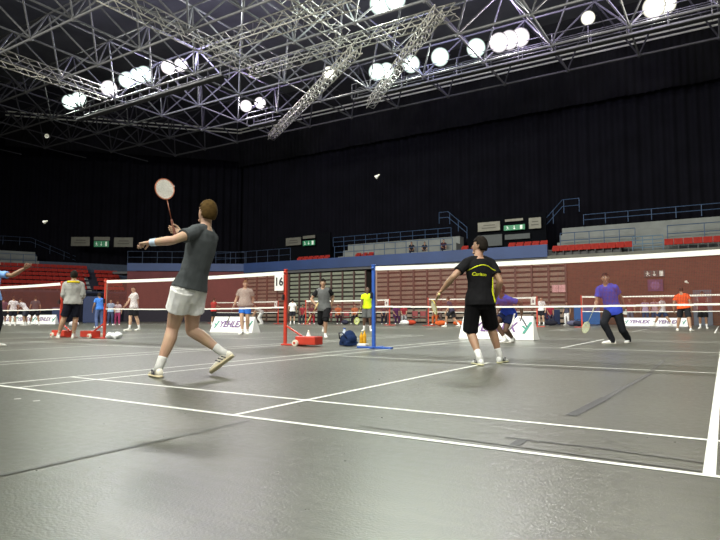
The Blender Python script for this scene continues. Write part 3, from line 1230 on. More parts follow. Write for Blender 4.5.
LENS = [lens_mat((.82, 1.0, .93), 'cool_lamp_glow'), lens_mat((1.0, .93, .97), 'pink_lamp_glow'), lens_mat((1.0, .97, .84), 'warm_lamp_glow')]


def spot(p, aim, W, col=(1, 1, .95), ang=2.4, rad=.35):
    l = bpy.data.lights.new('floodlight_lamp', 'SPOT')
    l.energy = W
    l.color = col
    l.spot_size = ang
    l.spot_blend = .8
    l.shadow_soft_size = rad
    o = bpy.data.objects.new('floodlight_lamp', l)
    COL.objects.link(o)
    o.location = p
    o.rotation_euler = (V(aim) - V(p)).to_track_quat('-Z', 'Y').to_euler()
    return o


FL = 1620
row = [(377, 72, 0, 31), (386.5, 71, 0, 31), (411, 64, 0, 31), (440, 57, 0, 31), (476, 48, 0, 31), (499, 42.5, 1, 31), (509, 40, 1, 31), (520, 37.5, 1, 31), (654, 7, 2, 31), (665, 4, 2, 31),
       (588, 18, 2, 31), (329, 73, 2, 31), (246, 106, 1, 31), (260, 103, 1, 31),
       (70, 102, 0, 23), (79, 99, 0, 23), (109, 88.5, 1, 23), (127, 80, 0, 23), (138, 76, 0, 23), (144, 74, 0, 23), (168, 67, 1, 23), (181, 65, 1, 23), (380, 4, 0, 23.8), (395, -1, 0, 23.8)]
LD = ['leftmost of the close pair at left of the right hand row', 'second of the close pair at left of the right hand row', 'single floodlight third along the right hand row', 'single floodlight fourth along the right hand row',
      'single floodlight in the right row, left of the pink trio', 'left lamp of the pink white trio', 'middle lamp of the pink white trio', 'right lamp of the pink white trio', 'left lamp of the warm pair near the top right corner',
      'right lamp of the warm pair near the top right corner', 'small floodlight over the short cradle, upper right', 'single warm floodlight beside the diagonal truss', 'left lamp of the lone pair, centre left',
      'right lamp of the lone pair, centre left', 'leftmost floodlight of the left hand row', 'second floodlight of the left hand row', 'floodlight at the end of lattice truss, left row', 'left lamp of the bright trio in the left row',
      'middle lamp of the bright trio in the left row', 'right lamp of the bright trio in the left row', 'left lamp of the rightmost pair in left row', 'right lamp of the rightmost pair in left row',
      'left floodlight cut by the top edge of the view', 'right floodlight cut by the top edge of the view']
for (px, py, c, Y), lab in zip(row, LD):
    p = at_Y(px, py, Y)
    aim = V((-1, 1, 0))
    sc = .65 if px in (588,) else (.8 if px in (329, 246, 260, 181, 168) else .98)
    if lab.startswith(('second', 'right lamp', 'middle')):
        p = at_Y(px, py, Y + (1.5 if 'middle' not in lab else .7))
    t = thing('floodlight', lab if lab.startswith(('single', 'small', 'floodlight', 'left floodlight', 'right floodlight', 'leftmost floodlight', 'second floodlight')) else 'floodlight, ' + lab, 'floodlight', p)
    t.rotation_euler = (aim - p).to_track_quat('-Z', 'Y').to_euler()
    t.scale = (sc, sc, sc)
    k = MB(); k.lathe((0, 0, 0), [(.20, .55), (.30, .5), (.46, .18), (.60, .02), (.62, .02)], 20); k.build('housing', DARK, t, False)
    k = MB()
    k.rings([(V((0, 0, .0)), V((r, 0, 0)), V((0, r, 0))) for r in (.001, .12, .24, .36, .48, .60)], 24, False)
    k.build('lens', LENS[c], t)
    k = MB(); k.tube([(-.62, 0, .15), (-.66, 0, .5), (0, .0, .95), (.66, 0, .5), (.62, 0, .15)], .03, 6); k.build('bracket', DARK, t)
    d = (aim - p).normalized()
    spot(p + d * .3, aim if Y > 30 else V((-8, 6, 0)), FL * (.5 if sc < .7 else 1), [(.92, 1, .88), (1, .95, .93), (1, .98, .86)][c])
# added point lamps imitating floodlight spill and purple glare on the roof
for x, y, e, c in ((-30, 23, 700, (.62, .58, 1)), (-24, 24, 800, (.62, .58, 1)), (-10, 30, 600, (.5, .5, 1)), (-4, 30, 800, (.7, .58, 1)), (3, 30, 600, (.72, .62, 1)), (-12, 22, 700, (.75, .9, .8)), (-18, 21, 600, (.75, .8, .8)), (-25, 30, 500, (.66, .52, 1))):
    l = bpy.data.lights.new('roof_glow_fill', 'POINT')
    l.energy = e
    l.color = c
    l.shadow_soft_size = .4
    o = bpy.data.objects.new('roof_glow_fill', l)
    COL.objects.link(o)
    o.location = (x, y, 18.4)
# floodlights of the rows over and behind the camera
for y in (14.5, 6.0, -2.5, -10):
    for x in range(-30, 19, 8):
        spot((x, y, 15.0), (x, y + 16.0, 2), FL * (2.5 if y < 0 else 1.25), (1, .985, .86), 2.3, .6)

w = bpy.data.worlds.new('world')
S.world = w
w.use_nodes = True
w.node_tree.nodes['Background'].inputs['Color'].default_value = (.5, .55, .6, 1)
w.node_tree.nodes['Background'].inputs['Strength'].default_value = .03
S.view_settings.view_transform = 'Standard'
S.view_settings.look = 'None'
S.view_settings.exposure = 0

# ================================================================= PEOPLE
SK_L = (.62, .40, .28)
SK_M = (.42, .25, .16)
SK_D = (.12, .065, .042)
SK_B = (.30, .165, .10)


def ik(a, t, l1, l2, hint):
    d = t - a
    L = d.length
    mx = (l1 + l2) * .998
    if L > mx:
        t = a + d * (mx / L)
        d = t - a
        L = mx
    L = max(L, abs(l1 - l2) * 1.05 + .01)
    u = d.normalized()
    h = V(hint) - u * V(hint).dot(u)
    if h.length < 1e-4:
        h = u.orthogonal()
    h.normalize()
    c = max(-1, min(1, (l1 * l1 + L * L - l2 * l2) / (2 * l1 * L)))
    return a + u * (l1 * c) + h * (l1 * math.sqrt(max(0, 1 - c * c))), t


def frame(d, ref):
    d = V(d).normalized()
    r = V(ref) - d * V(ref).dot(d)
    if r.length < 1e-4:
        r = d.orthogonal()
    r.normalize()
    return d, r, d.cross(r)


def limb(mb, a, b, prof, ref, n=12):
    """prof: (t, r_side, r_ref, offset along ref)"""
    d, r, s_ = frame(b - a, ref)
    rs = []
    for t, ra, rb, off in prof:
        c = a.lerp(b, t) + r * off
        rs.append((c, s_ * ra, r * rb))
    mb.rings(rs, n)


def hand(mb, w, d, nrm, s_, curl=.3, side=1, grip=False):
    """palm, four fingers and a thumb. nrm = palm facing direction, side = thumb side sign"""
    d, nn, sd = frame(d, nrm)
    sd = sd * side
    L = .09 * s_
    mb.rings([(w - d * .035 * s_, sd * .022 * s_, nn * .018 * s_), (w, sd * .027 * s_, nn * .021 * s_), (w + d * .02 * s_, sd * .033 * s_, nn * .018 * s_), (w + d * L * .6, sd * .041 * s_, nn * .016 * s_), (w + d * L, sd * .040 * s_, nn * .013 * s_)], 10)
    for i in range(4):
        base = w + d * (L * (.98 if i in (1, 2) else .93)) + sd * ((1.5 - i) * .0205 * s_)
        ln = [.075, .085, .08, .062][i] * s_
        pts = [base - d * .02 * s_, base]
        dirv = (d + sd * ((1.5 - i) * .07)).normalized()
        c = curl * (1 + .12 * i)
        for q, fr in enumerate((.45, .3, .25)):
            a_ = c * (.75 if q == 0 else 1)
            ax = dirv.cross(nn).normalized()
            rot = Matrix.Rotation(a_, 3, ax)
            if (rot @ dirv).dot(nn) < dirv.dot(nn):
                rot = Matrix.Rotation(-a_, 3, ax)
            dirv = rot @ dirv
            nn2 = rot @ nn
            pts.append(pts[-1] + dirv * ln * fr)
        mb.tube(pts, [.009 * s_, .0092 * s_, .0088 * s_, .008 * s_, .0062 * s_], 7)
    # thumb from the side of the palm near its base
    b0 = w + d * .025 * s_ + sd * .028 * s_
    td = (d * .7 + sd * .65 + nn * .3).normalized()
    p1 = b0 + td * .04 * s_
    td2 = (d * .9 + sd * (.05 if grip else .35) + nn * (.8 if grip else .3)).normalized()
    p2 = p1 + td2 * .03 * s_
    mb.tube([b0 - td * .015 * s_, b0, p1, p2, p2 + td2 * .022 * s_], [.012 * s_, .013 * s_, .0105 * s_, .009 * s_, .0065 * s_], 7)


def head_pts(mb, c, fw, up, s_, lod):
    rt = fw.cross(up).normalized()
    n, m = (24, 18) if lod < .01 else (16, 12)
    vs = MB()
    vs.ell((0, 0, 0), (V((1, 0, 0)), V((0, 1, 0)), V((0, 0, 1))), n, m)
    out = []
    for p in vs.v:
        x, y, z = p
        hx, hy, hz = .076, .094, .118
        if z < 0:
            j = (-z) ** 1.4
            x *= 1 - .36 * j
            if y > 0:
                y = y * (1 + .05 * j) + .12 * j
            else:
                y *= 1 - .30 * j
                y += .10 * j
        if y > .6 and -.25 < z < .25:
            y *= .98
        out.append(c + rt * (x * hx * s_) + fw * (y * hy * s_) + up * (z * hz * s_))
    mb.add(out, vs.f)
    H = lambda x, y, z: c + rt * (x * s_) + fw * (y * s_) + up * (z * s_)
    # nose, brow, lips, chin, ears
    mb.tube([H(0, .086, .022), H(0, .100, -.004), H(0, .106, -.024), H(0, .092, -.034)], [.009 * s_, .011 * s_, .014 * s_, .010 * s_], 8)
    mb.tube([H(-.05, .074, .034), H(0, .089, .036), H(.05, .074, .034)], .009 * s_, 8)
    mb.ell(H(0, .086, -.060), (rt * .024 * s_, fw * .012 * s_, up * .010 * s_), 10, 6)
    mb.ell(H(0, .080, -.095), (rt * .024 * s_, fw * .018 * s_, up * .016 * s_), 10, 6)
    for sx in (-1, 1):
        mb.ell(H(sx * .078, -.006, .0), ((rt * sx * .6 - fw * .8).normalized() * .018 * s_, up * .034 * s_, fw.cross(up) * .010 * s_), 10, 6)
    return H


def hair_mesh(c, fw, up, s_, style, seed):
    rt = fw.cross(up).normalized()
    k = MB()
    k.ell((0, 0, 0), (V((1, 0, 0)), V((0, 1, 0)), V((0, 0, 1))), 32, 22)
    bm = bmesh.new()
    vs = [bm.verts.new(p) for p in k.v]
    for f_ in k.f:
        bm.faces.new([vs[i] for i in f_])
    dele = []
    for v in bm.verts:
        x, y, z = v.co
        edge = .31 + .10 * noise.noise(V((x * 4, y * 4, seed)))
        low = -.48 if style != 'short' else -.34
        if y > 0:
            lim = edge if y > .38 else (-.05 + (edge + .05) * (y / .38))
        else:
            lim = low if y < -.25 else low + (-.05 - low) * (1 - (-y / .25))
        if z < lim:
            dele.append(v)
    bmesh.ops.delete(bm, geom=dele, context='VERTS')
    th = {'short': 1.055, 'full': 1.13, 'buzz': 1.025}[style]
    for v in bm.verts:
        x, y, z = v.co
        nz = 1 + .035 * noise.noise(V((x * 5 + seed, y * 5, z * 5))) * (1 if style == 'full' else .5)
        if z < 0:
            j = (-z) ** 1.4
            x *= 1 - .25 * j
            if y < 0:
                y = y * (1 - .18 * j) + .04 * j
        v.co = c + rt * (x * .076 * th * nz * s_) + fw * (y * .094 * th * nz * s_) + up * (z * .118 * (th + .005) * nz * s_ + .002)
    bmesh.ops.solidify(bm, geom=bm.faces[:], thickness=-.006 * s_)
    bmesh.ops.recalc_face_normals(bm, faces=bm.faces)
    me = bpy.data.meshes.new('hair')
    bm.to_mesh(me)
    bm.free()
    return me


def wrinkle(me, amp, sc, seed, aniso=(1, 1, .55)):
    nrm = [v.normal.copy() for v in me.vertices]
    for v, nn in zip(me.vertices, nrm):
        p = V((v.co.x * aniso[0], v.co.y * aniso[1], v.co.z * aniso[2])) * sc + V((seed, seed * .7, 0))
        q = noise.noise(p) + .5 * noise.noise(p * 2.1)
        v.co += nn * (amp * q)


def shoe(t, ank, td, up, s_, m, solem, lod, lab=None, accent=None):
    td = V(td).normalized()
    up = V(up) - td * V(up).dot(td)
    up.normalize()
    sd = td.cross(up)
    b = ank - up * .085 * s_
    # stations from heel to toe: x along, half width, height
    st = [(-.070, .020, .050), (-.060, .030, .075), (-.03, .036, .098), (.02, .036, .100), (.06, .038, .082), (.11, .045, .062), (.16, .047, .050), (.195, .040, .042), (.215, .022, .030)]
    mb = MB()
    rs = []
    for x, w_, h in st:
        h0 = .018
        rs.append((b + td * x * s_ + up * ((h + h0) / 2 * s_), sd * w_ * s_, up * ((h - h0) / 2 + .004) * s_))
    mb.rings(rs, 14)
    o = mb.build('shoe', m, t, True)
    mb = MB()
    rs = []
    for x, w_, h in st:
        rs.append((b + td * x * s_ * 1.02 + up * (.014 * s_), sd * (w_ + .004) * s_, up * .013 * s_))
    mb.rings(rs, 14)
    mb.build('sole', solem, o, True)
    if accent:
        for sg in (-1, 1):
            mb = MB()
            for x0 in (.0, .035, .07):
                p0 = b + td * x0 * s_ + sd * sg * .040 * s_ + up * .03 * s_
                p1 = b + td * (x0 + .035) * s_ + sd * sg * .036 * s_ + up * .072 * s_
                mb.tube([p0, p1], .006 * s_, 5)
            mb.build('stripe', accent, o)
    return o


class Person:
    pass


def person(label, px, D, H=1.76, face=0.0, skin=SK_L, hair=(.03, .02, .015), hstyle='short', shirt=(.5, .5, .5), sleeve=.55, sleeve_col=None,
           legs='shorts', legcol=(.02, .02, .025), leglen=.80, sock=(.8, .8, .8), shoec=(.8, .8, .78), solec=(.75, .72, .65), accent=None,
           lod=.013, build=1.0, belly=0.0, pel=None, sh=None, L=None, R=None, LE=None, RE=None, LF=None, RF=None, LFd=None, RFd=None, LK=None, RK=None,
           look=None, lookz=0.0, crouch=0.0, lean=0.0, Lcurl=.35, Rcurl=.35, base=0.0, tw=0.0, sockh=.14, cat='person', shirtname='shirt', wr=1.0, Ldir=None, Rdir=None, seated=False, LFup=None, RFup=None, lw=1.0, name='person', seed=None, hem=-.10, Lgrip=None, Rgrip=None, hoff=0.0):
    """joints given either as ('px', x, y, depth offset) or as body frame offsets ('b', right, forward, height)"""
    s_ = H / 1.78
    seed = seed if seed is not None else len(label) * 1.7
    g = at_depth(px, 314.5, D)
    g.z = base
    az = math.atan2(g.x - CAM.x, g.y - CAM.y)     # view azimuth
    rz = -az
    t = thing(name, label, cat, g, rz)
    inv = Matrix.Rotation(-rz, 3, 'Z')

    def from_px(x, y, dy=0):
        D2 = D + dy
        p = at_depth(x, y, D2)
        return inv @ (p - g)

    phi = math.radians(face)
    fw = V((-math.sin(phi), math.cos(phi), 0))
    rt = V((math.cos(phi), math.sin(phi), 0))
    phc = phi + math.radians(tw)
    fwc = V((-math.sin(phc), math.cos(phc), 0))
    rtc = V((math.cos(phc), math.sin(phc), 0))
    Z = V((0, 0, 1))

    def J(spec, dflt=None):
        if spec is None:
            return dflt
        if spec[0] == 'px':
            return from_px(*spec[1:])
        if spec[0] == 'g':
            q_ = from_px(spec[1], 330, spec[2])
            q_.z = .085 * s_
            return q_
        return rt * spec[1] + fw * spec[2] + Z * spec[3]

    P = J(pel, V((0, 0, (.93 - crouch) * s_)))
    Sx = J(sh, P + (Z * math.cos(lean) + fw * math.sin(lean)) * .50 * s_)
    u = (Sx - P).normalized()
    TL = (Sx - P).length
    hipL, hipR = P - rt * .088 * s_, P + rt * .088 * s_
    shw = .178 * s_ * (1 + (build - 1) * .5)
    rtcs = (rtc - u * rtc.dot(u)).normalized()
    shL, shR = Sx - rtcs * shw - u * .045 * s_, Sx + rtcs * shw - u * .045 * s_
    # legs
    lt, lsn = .435 * s_, .425 * s_
    ah = .085 * s_
    aL = J(LF, hipL * 1.0 + V((0, 0, ah - hipL.z)) - rt * .04 * s_)
    aR = J(RF, hipR * 1.0 + V((0, 0, ah - hipR.z)) + rt * .04 * s_)
    kL, aL = ik(hipL, aL, lt, lsn, J(LK, None) if LK else fw - rt * .15)
    kR, aR = ik(hipR, aR, lt, lsn, J(RK, None) if RK else fw + rt * .15)
    # arms
    lu, lf_ = .285 * s_, .26 * s_
    wL = J(L, shL - Z * .50 * s_ - rtc * .10 * s_ + fwc * .08 * s_)
    wR = J(R, shR - Z * .50 * s_ + rtc * .10 * s_ + fwc * .08 * s_)
    eL, wL = ik(shL, wL, lu, lf_, J(LE, None) if LE else -fwc - rtc * .4 - Z * .2)
    eR, wR = ik(shR, wR, lu, lf_, J(RE, None) if RE else -fwc + rtc * .4 - Z * .2)
    # head
    phh = phi + math.radians(look if look is not None else tw)
    hf = V((-math.sin(phh), math.cos(phh), 0))
    hup = (Z + u * .4).normalized()
    hf = (hf * math.cos(lookz) + Z * math.sin(lookz)).normalized()
    hr = hf.cross(hup).normalized()
    hup = hr.cross(hf).normalized()
    hc = Sx + rtc * hoff + u * .055 * s_ + hup * .128 * s_ + hf * .025 * s_
    B = build

    def torso(k, inf, t0, t1, n=20):
        prof = [(-.16, .10, .08), (-.06, .150, .105), (.02, .168 * (1 + .4 * belly), .115), (.14, .160, .108), (.30, .143, .098 + .01 * belly), (.48, .150, .104), (.68, .165, .114), (.84, .170, .108), (.95, .150, .094), (1.02, .105, .076), (1.08, .058, .060)]
        def at_(q):
            for (ta, aa, ba), (tb, ab, bb) in zip(prof, prof[1:]):
                if ta <= q <= tb:
                    w_ = (q - ta) / (tb - ta)
                    return (q, aa + (ab - aa) * w_, ba + (bb - ba) * w_)
        if t0 > prof[0][0]:
            prof = [at_(t0)] + [r_ for r_ in prof if r_[0] > t0 + .02]
        prof = [r_ for r_ in prof if r_[0] <= t1 + .001]
        rs = []
        for tt, a_, b_ in prof:
            m_ = max(0, min(1, tt))
            r0 = (rt * (1 - m_) + rtc * m_)
            r0 = (r0 - u * r0.dot(u)).normalized()
            f0 = u.cross(r0)
            if inf > 0 and tt < .5:
                if tt < .03:
                    a_, b_ = max(a_, .168), max(b_, .122)
                a_ += .018 * (1 - max(0, tt) / .5); b_ += .020 * (1 - max(0, tt) / .5)
            bell = belly * math.exp(-((tt - .22) / .25) ** 2)
            c = P + u * (TL * tt) + f0 * (.012 * s_ * math.sin(m_ * PI) * -1 + bell * .05 * s_)
            rs.append((c, r0 * (a_ * B * (1 + bell * .22) * s_ + inf), f0 * ((b_ + bell * .055) * B * s_ + inf)))
        k.rings(rs, n)

    AU = [(0, .050, .056, 0), (.25, .049, .054, 0), (.6, .043, .047, 0), (1, .037, .039, 0)]
    AF = [(0, .037, .038, 0), (.25, .042, .042, 0), (.65, .034, .034, 0), (1, .025, .029, 0)]
    LT = [(0, .088, .094, 0), (.3, .083, .090, .005), (.7, .067, .070, .004), (1, .054, .058, 0)]
    LS = [(0, .053, .056, 0), (.25, .055, .059, -.014), (.45, .050, .053, -.012), (.75, .036, .038, -.004), (1, .033, .037, 0)]
    sc = lambda pr, q=1.0, add=0: [(a_, b_ * s_ * q + add, c_ * s_ * q + add, d_ * s_) for a_, b_, c_, d_ in pr]
    k = MB()
    torso(k, 0, -.2, 1.2)
    k.tube([Sx - u * .05 * s_, Sx + u * .06 * s_, hc - hup * .03 * s_], [.064 * s_, .056 * s_, .056 * s_], 14)
    head_pts(k, hc, hf, hup, s_, lod)
    Bl = (1 + (B - 1) * .5) * 1.07
    trap = [Sx + u * .045 * s_, Sx.lerp(shL, .5) + u * .018 * s_, shL + u * .004 * s_], [Sx + u * .045 * s_, Sx.lerp(shR, .5) + u * .018 * s_, shR + u * .004 * s_]
    for tp in trap:
        k.tube(tp, [.05 * s_, .05 * s_, .052 * s_], 12)
    for sj, e, w_ in ((shL, eL, wL), (shR, eR, wR)):
        k.ell(sj, (V((.062 * s_, 0, 0)), V((0, .06 * s_, 0)), V((0, 0, .062 * s_))), 12, 8)
        limb(k, sj, e, sc(AU, Bl), fwc)
        k.sph(e, .037 * s_ * Bl, 10, 8)
        limb(k, e, w_, sc(AF, Bl), fwc)
    for hj, kn, an in ((hipL, kL, aL), (hipR, kR, aR)):
        k.sph(hj, .093 * s_, 12, 8)
        limb(k, hj, kn, sc(LT, Bl * 1.03), fw)
        k.sph(kn, .056 * s_ * Bl, 10, 8)
        limb(k, kn, an, sc(LS, Bl * 1.06), fw)
        k.sph(an, .037 * s_, 8, 6)
    me = remesh(k, lod, 2)
    # hands are added with their own resolution
    kh = MB()
    ld = J(Ldir, None) if Ldir else (wL - eL)
    rd = J(Rdir, None) if Rdir else (wR - eR)
    grips = {}
    for nm_, w_, e_, dd_, cl, sg, tgt in (('L', wL, eL, ld, Lcurl, -1, Lgrip), ('R', wR, eR, rd, Rcurl, 1, Rgrip)):
        dd_ = dd_.normalized()
        nn_ = (-rtc * sg - fwc * .2) if abs(dd_.z) > .5 else -Z
        if tgt is not None:
            r_ = (inv @ (V(tgt) - g) - w_).normalized()
            d2 = dd_ - r_ * (dd_.dot(r_) * .8)
            if d2.length < .3:
                d2 = dd_ + r_.orthogonal() * .3
            dd_ = d2.normalized()
            n2 = r_.cross(dd_) * sg
            nn_ = n2.normalized() if n2.length > .15 else nn_
            cl = 1.35
        hand(kh, w_, dd_, nn_, s_, cl, sg, cl > .8)
        _, nq, _ = frame(dd_, nn_)
        grips[nm_] = w_ + dd_ * (.082 * s_) + nq * (.027 * s_)
    bm = bmesh.new()
    bm.from_mesh(me)
    hm = kh.mesh('h')
    bm.from_mesh(hm)
    bmesh.ops.recalc_face_normals(bm, faces=bm.faces)
    bm.to_mesh(me)
    bm.free()
    bpy.data.meshes.remove(hm)
    # tints: lips, eyes, brows
    ca = me.color_attributes.new('tint', 'FLOAT_COLOR', 'POINT')
    eyes = [hc + hr * sx * .032 * s_ + hf * .088 * s_ + hup * .016 * s_ for sx in (-1, 1)]
    brow = [hc + hr * sx * .034 * s_ + hf * .088 * s_ + hup * .036 * s_ for sx in (-1, 1)]
    lips = hc + hf * .096 * s_ - hup * .060 * s_
    for v in me.vertices:
        c = skin
        p = v.co
        if (p - hc).length < .16 * s_ and (p - hc).dot(hf) > .03:
            for e_ in eyes:
                dd = (p - e_)
                if abs(dd.dot(hup)) < .008 * s_ and abs(dd.dot(hr)) < .015 * s_:
                    c = (.02, .015, .012) if abs(dd.dot(hr)) < .007 * s_ else (.6, .58, .55)
            for e_ in brow:
                dd = (p - e_)
                if abs(dd.dot(hup)) < .007 * s_ and abs(dd.dot(hr)) < .021 * s_:
                    c = tuple(q * .35 + h_ * .4 for q, h_ in zip(skin, hair or (.02, .02, .02)))
            dd = p - lips
            if abs(dd.dot(hup)) < .012 * s_ and abs(dd.dot(hr)) < .024 * s_ and dd.length < .035 * s_:
                c = (skin[0] * .75, skin[1] * .5, skin[2] * .5)
        ca.data[v.index].color = (c[0], c[1], c[2], 1)
    link('body', me, skin_mat(skin), t, True)
    if hair:
        o = link('hair', hair_mesh(hc, hf, hup, s_, hstyle, seed), mat('hair', hair, .85, 0, .3, 30, .5, 120, spec=.1), t, True)
    # ---- shirt
    k = MB()
    torso(k, .017 * s_, hem, 1.03, 22)
    ks = MB() if sleeve_col else k
    slp = [(0, .061, .068, 0), (.35, .061, .067, 0), (.75, .063, .068, 0), (1, .068, .072, 0)]
    for tp in trap:
        k.tube([tp[0] - u * .02 * s_] + tp[1:], [.055 * s_, .064 * s_, .066 * s_], 12)
    for sj, e, w_ in ((shL, eL, wL), (shR, eR, wR)):
        if sleeve <= 0:
            k.sph(sj, .05 * s_, 10, 8)
            continue
        ks.ell(sj, (V((.069 * s_, 0, 0)), V((0, .069 * s_, 0)), V((0, 0, .067 * s_))), 12, 8)
        if sleeve <= 1:
            limb(ks, sj, sj.lerp(e, sleeve), sc(slp, Bl), fwc)
        else:
            limb(ks, sj, e, sc(slp, Bl), fwc)
            ks.sph(e, .068 * s_, 10, 8)
            limb(ks, e, e.lerp(w_, sleeve - 1), sc([(0, .066, .068, 0), (.5, .058, .06, 0), (1, .046, .048, 0)], Bl), fwc)
    me = remesh(k, lod * 1.05, 2)
    wrinkle(me, .007 * wr, 11, seed)
    so = link(shirtname, me, cloth(shirt), t, True)
    if sleeve_col:
        me = remesh(ks, lod * 1.05, 2)
        wrinkle(me, .005 * wr, 11, seed)
        link('sleeves', me, cloth(sleeve_col), t, True)
    # ---- shorts or trousers
    k = MB()
    prof = [(-.20, .12, .10), (-.06, .160, .120), (.02, .178, .126), (.12, .166, .114), (.2, .152, .102)]
    rs = []
    for tt, a_, b_ in prof:
        r0 = (rt - u * rt.dot(u)).normalized()
        rs.append((P + u * (TL * tt), r0 * (a_ * B * s_ * (1 + .25 * belly) + .004), u.cross(r0) * (b_ * B * s_ * (1 + .3 * belly) + .004)))
    k.rings(rs, 20)
    for hj, kn, an in ((hipL, kL, aL), (hipR, kR, aR)):
        k.sph(hj, .111 * s_, 12, 8)
        if legs == 'shorts':
            le = hj.lerp(kn, min(leglen, 1))
            limb(k, hj, le, sc([(0, .110, .116, 0), (.5, .108, .113, .004), (1, .106, .111, .003)], lw), fw)
            if leglen > 1:
                k.sph(kn, .084 * s_, 10, 8)
                limb(k, kn, kn.lerp(an, leglen - 1), sc([(0, .088, .09, 0), (1, .082, .085, 0)]), fw)
        else:
            limb(k, hj, kn, sc([(0, .110, .115, 0), (.3, .100, .107, .004), (.6, .09, .095, .004), (1, .082, .086, 0)]), fw)
            k.sph(kn, .082 * s_, 10, 8)
            limb(k, kn, kn.lerp(an, 1.0), sc([(0, .082, .085, 0), (.5, .076, .08, -.006), (1, .064, .07, 0)]), fw)
            k.sph(an - Z * .02 * s_, .064 * s_, 10, 8)
    me = remesh(k, lod * 1.05, 2)
    wrinkle(me, .007 * wr, 10, seed + 3)
    lo = link('shorts' if legs == 'shorts' else 'trousers', me, cloth(legcol), t, True)
    # ---- socks and shoes
    for hj, kn, an, fd, fu in ((hipL, kL, aL, LFd, LFup), (hipR, kR, aR, RFd, RFup)):
        if sock and legs == 'shorts':
            k = MB()
            e = an.lerp(kn, sockh / .42)
            limb(k, an - (kn - an).normalized() * .03 * s_, e, [(0, .042 * s_, .046 * s_, 0), (.5, .041 * s_, .044 * s_, -.002), (.9, .044 * s_, .047 * s_, -.004), (1, .045 * s_, .048 * s_, -.004)], fw)
            k.build('sock', cloth(sock, 'sock'), t, True)
        sgn = -1 if hj is hipL else 1
        d_ = J(fd, None) if fd else fw + rt * .25 * sgn
        shoe(t, an, d_, (J(fu) if fu else Z), s_, mat('shoe_leather', shoec, .5, 0, .06, 20), mat('shoe_sole', solec, .5, 0, .06, 20), lod, accent=mat('shoe_stripe', accent, .5) if accent else None)
    q = Person()
    q.root, q.inv, q.g, q.rz = t, inv, g, rz
    for nm in ('P', 'Sx', 'shL', 'shR', 'eL', 'eR', 'wL', 'wR', 'kL', 'kR', 'aL', 'aR', 'hc', 'hf', 'hup', 'fw', 'rt', 'fwc', 'rtc', 'u', 's_', 'from_px', 'J'):
        setattr(q, nm, locals()[nm])
    q.shirt, q.legs = so, lo
    q.rd, q.ld = rd.normalized(), ld.normalized()
    q.grips = grips
    q.W = lambda p: Matrix.Rotation(rz, 3, 'Z') @ V(p) + g
    return q


def racket(grip, head, face, label, fcol=(.7, .1, .02), gcol=(.05, .05, .05), scol=(.8, .8, .75), L=.67):
    """world space: grip point in the palm, head direction point, face normal"""
    d = (V(head) - V(grip)).normalized()
    d, nn, sd = frame(d, face)
    t = thing('badminton_racket', label, 'racket', grip)
    g0 = -d * .07
    k = MB(); k.tube([g0 - d * .005, g0, d * .10, d * .125], [.016, .015, .0135, .010], 10); k.build('grip', mat('racket_grip', gcol, .7), t, True)
    k = MB(); k.tube([d * .125, d * (L - .07 - .25)], .0045, 8); k.build('shaft', mat('racket_shaft', tuple(c * .6 for c in fcol), .35, .2), t, True)
    c = d * (L - .07 - .125)
    a_, b_ = .128, .098
    k = MB()
    pts = [c + d * (a_ * math.cos(2 * PI * i / 36)) + sd * (b_ * math.sin(2 * PI * i / 36)) for i in range(37)]
    k.tube(pts, .0065, 6, False)
    k.build('frame', mat('racket_frame', fcol, .35, .2), t, True)
    k = MB()
    for i in range(-10, 11):
        x = i * .0088
        z = a_ * math.sqrt(max(0, 1 - (x / b_) ** 2))
        k.tube([c + sd * x - d * z, c + sd * x + d * z], .0021, 4, False)
    for i in range(-13, 14):
        z = i * .0088
        x = b_ * math.sqrt(max(0, 1 - (z / a_) ** 2))
        k.tube([c + d * z - sd * x, c + d * z + sd * x], .0021, 4, False)
    k.build('strings', mat('racket_string', scol, .5), t)
    return t


def in_palm(q, side):
    return q.W(q.grips[side])


def project_on(obj, me, ofs, dirv):
    """lay a flat lettering mesh onto a garment by casting along dirv (object space)"""
    bm = bmesh.new(); bm.from_mesh(me)
    bmesh.ops.triangulate(bm, faces=bm.faces)
    bmesh.ops.subdivide_edges(bm, edges=[e for e in bm.edges if e.calc_length() > .02], cuts=1)
    tr = BVHTree.FromPolygons([v.co for v in obj.data.vertices], [tuple(p.vertices) for p in obj.data.polygons])
    for v in bm.verts:
        h = tr.ray_cast(v.co, dirv)
        if h[0] is not None:
            v.co = h[0] - dirv * ofs
    bm.to_mesh(me); bm.free()


# ---- 1  the man swinging his racket, nearest
q1 = person('man in charcoal tee and white shorts swinging a racket, nearest, back turned', 191, 6.0, 1.84, face=52, tw=8, skin=SK_L, hair=(.075, .045, .014), hstyle='full',
            shirt=(.082, .092, .100), sleeve=.52, legs='shorts', legcol=(.92, .93, .97), leglen=.54, hem=.02, lw=1.08, lod=.007, build=1.02,
            pel=('px', 189, 290, 0), sh=('px', 204.5, 231, 0), L=('px', 149.5, 242.8, -.34), LE=('b', -.85, -.6, -.35), R=('px', 181.5, 232, .36), RE=('b', .6, -.2, -1),
            LF=('g', 159.5, -.05), LFd=('b', .55, .9, 0), RF=('px', 224.5, 354.0, .16), RFd=('b', -.35, .75, -.62), RFup=('b', .1, .55, .75), LK=('b', .9, .6, .0), RK=('b', -.1, 1, .0),
            look=-12, lookz=.28, Lcurl=1.4, Rgrip=at_depth(164, 188, 6.42), accent=(.03, .03, .05), shoec=(.82, .78, .68), solec=(.80, .70, .48), sockh=.12)
g_ = in_palm(q1, 'R')
racket(g_, at_depth(163.6, 184, 6.42), RT * .35 - FH * 1.0 + V((0, 0, .2)), 'racket with brownish orange frame raised by the nearest man', (.33, .09, .035), (.12, .03, .015), (.85, .84, .8), .705)
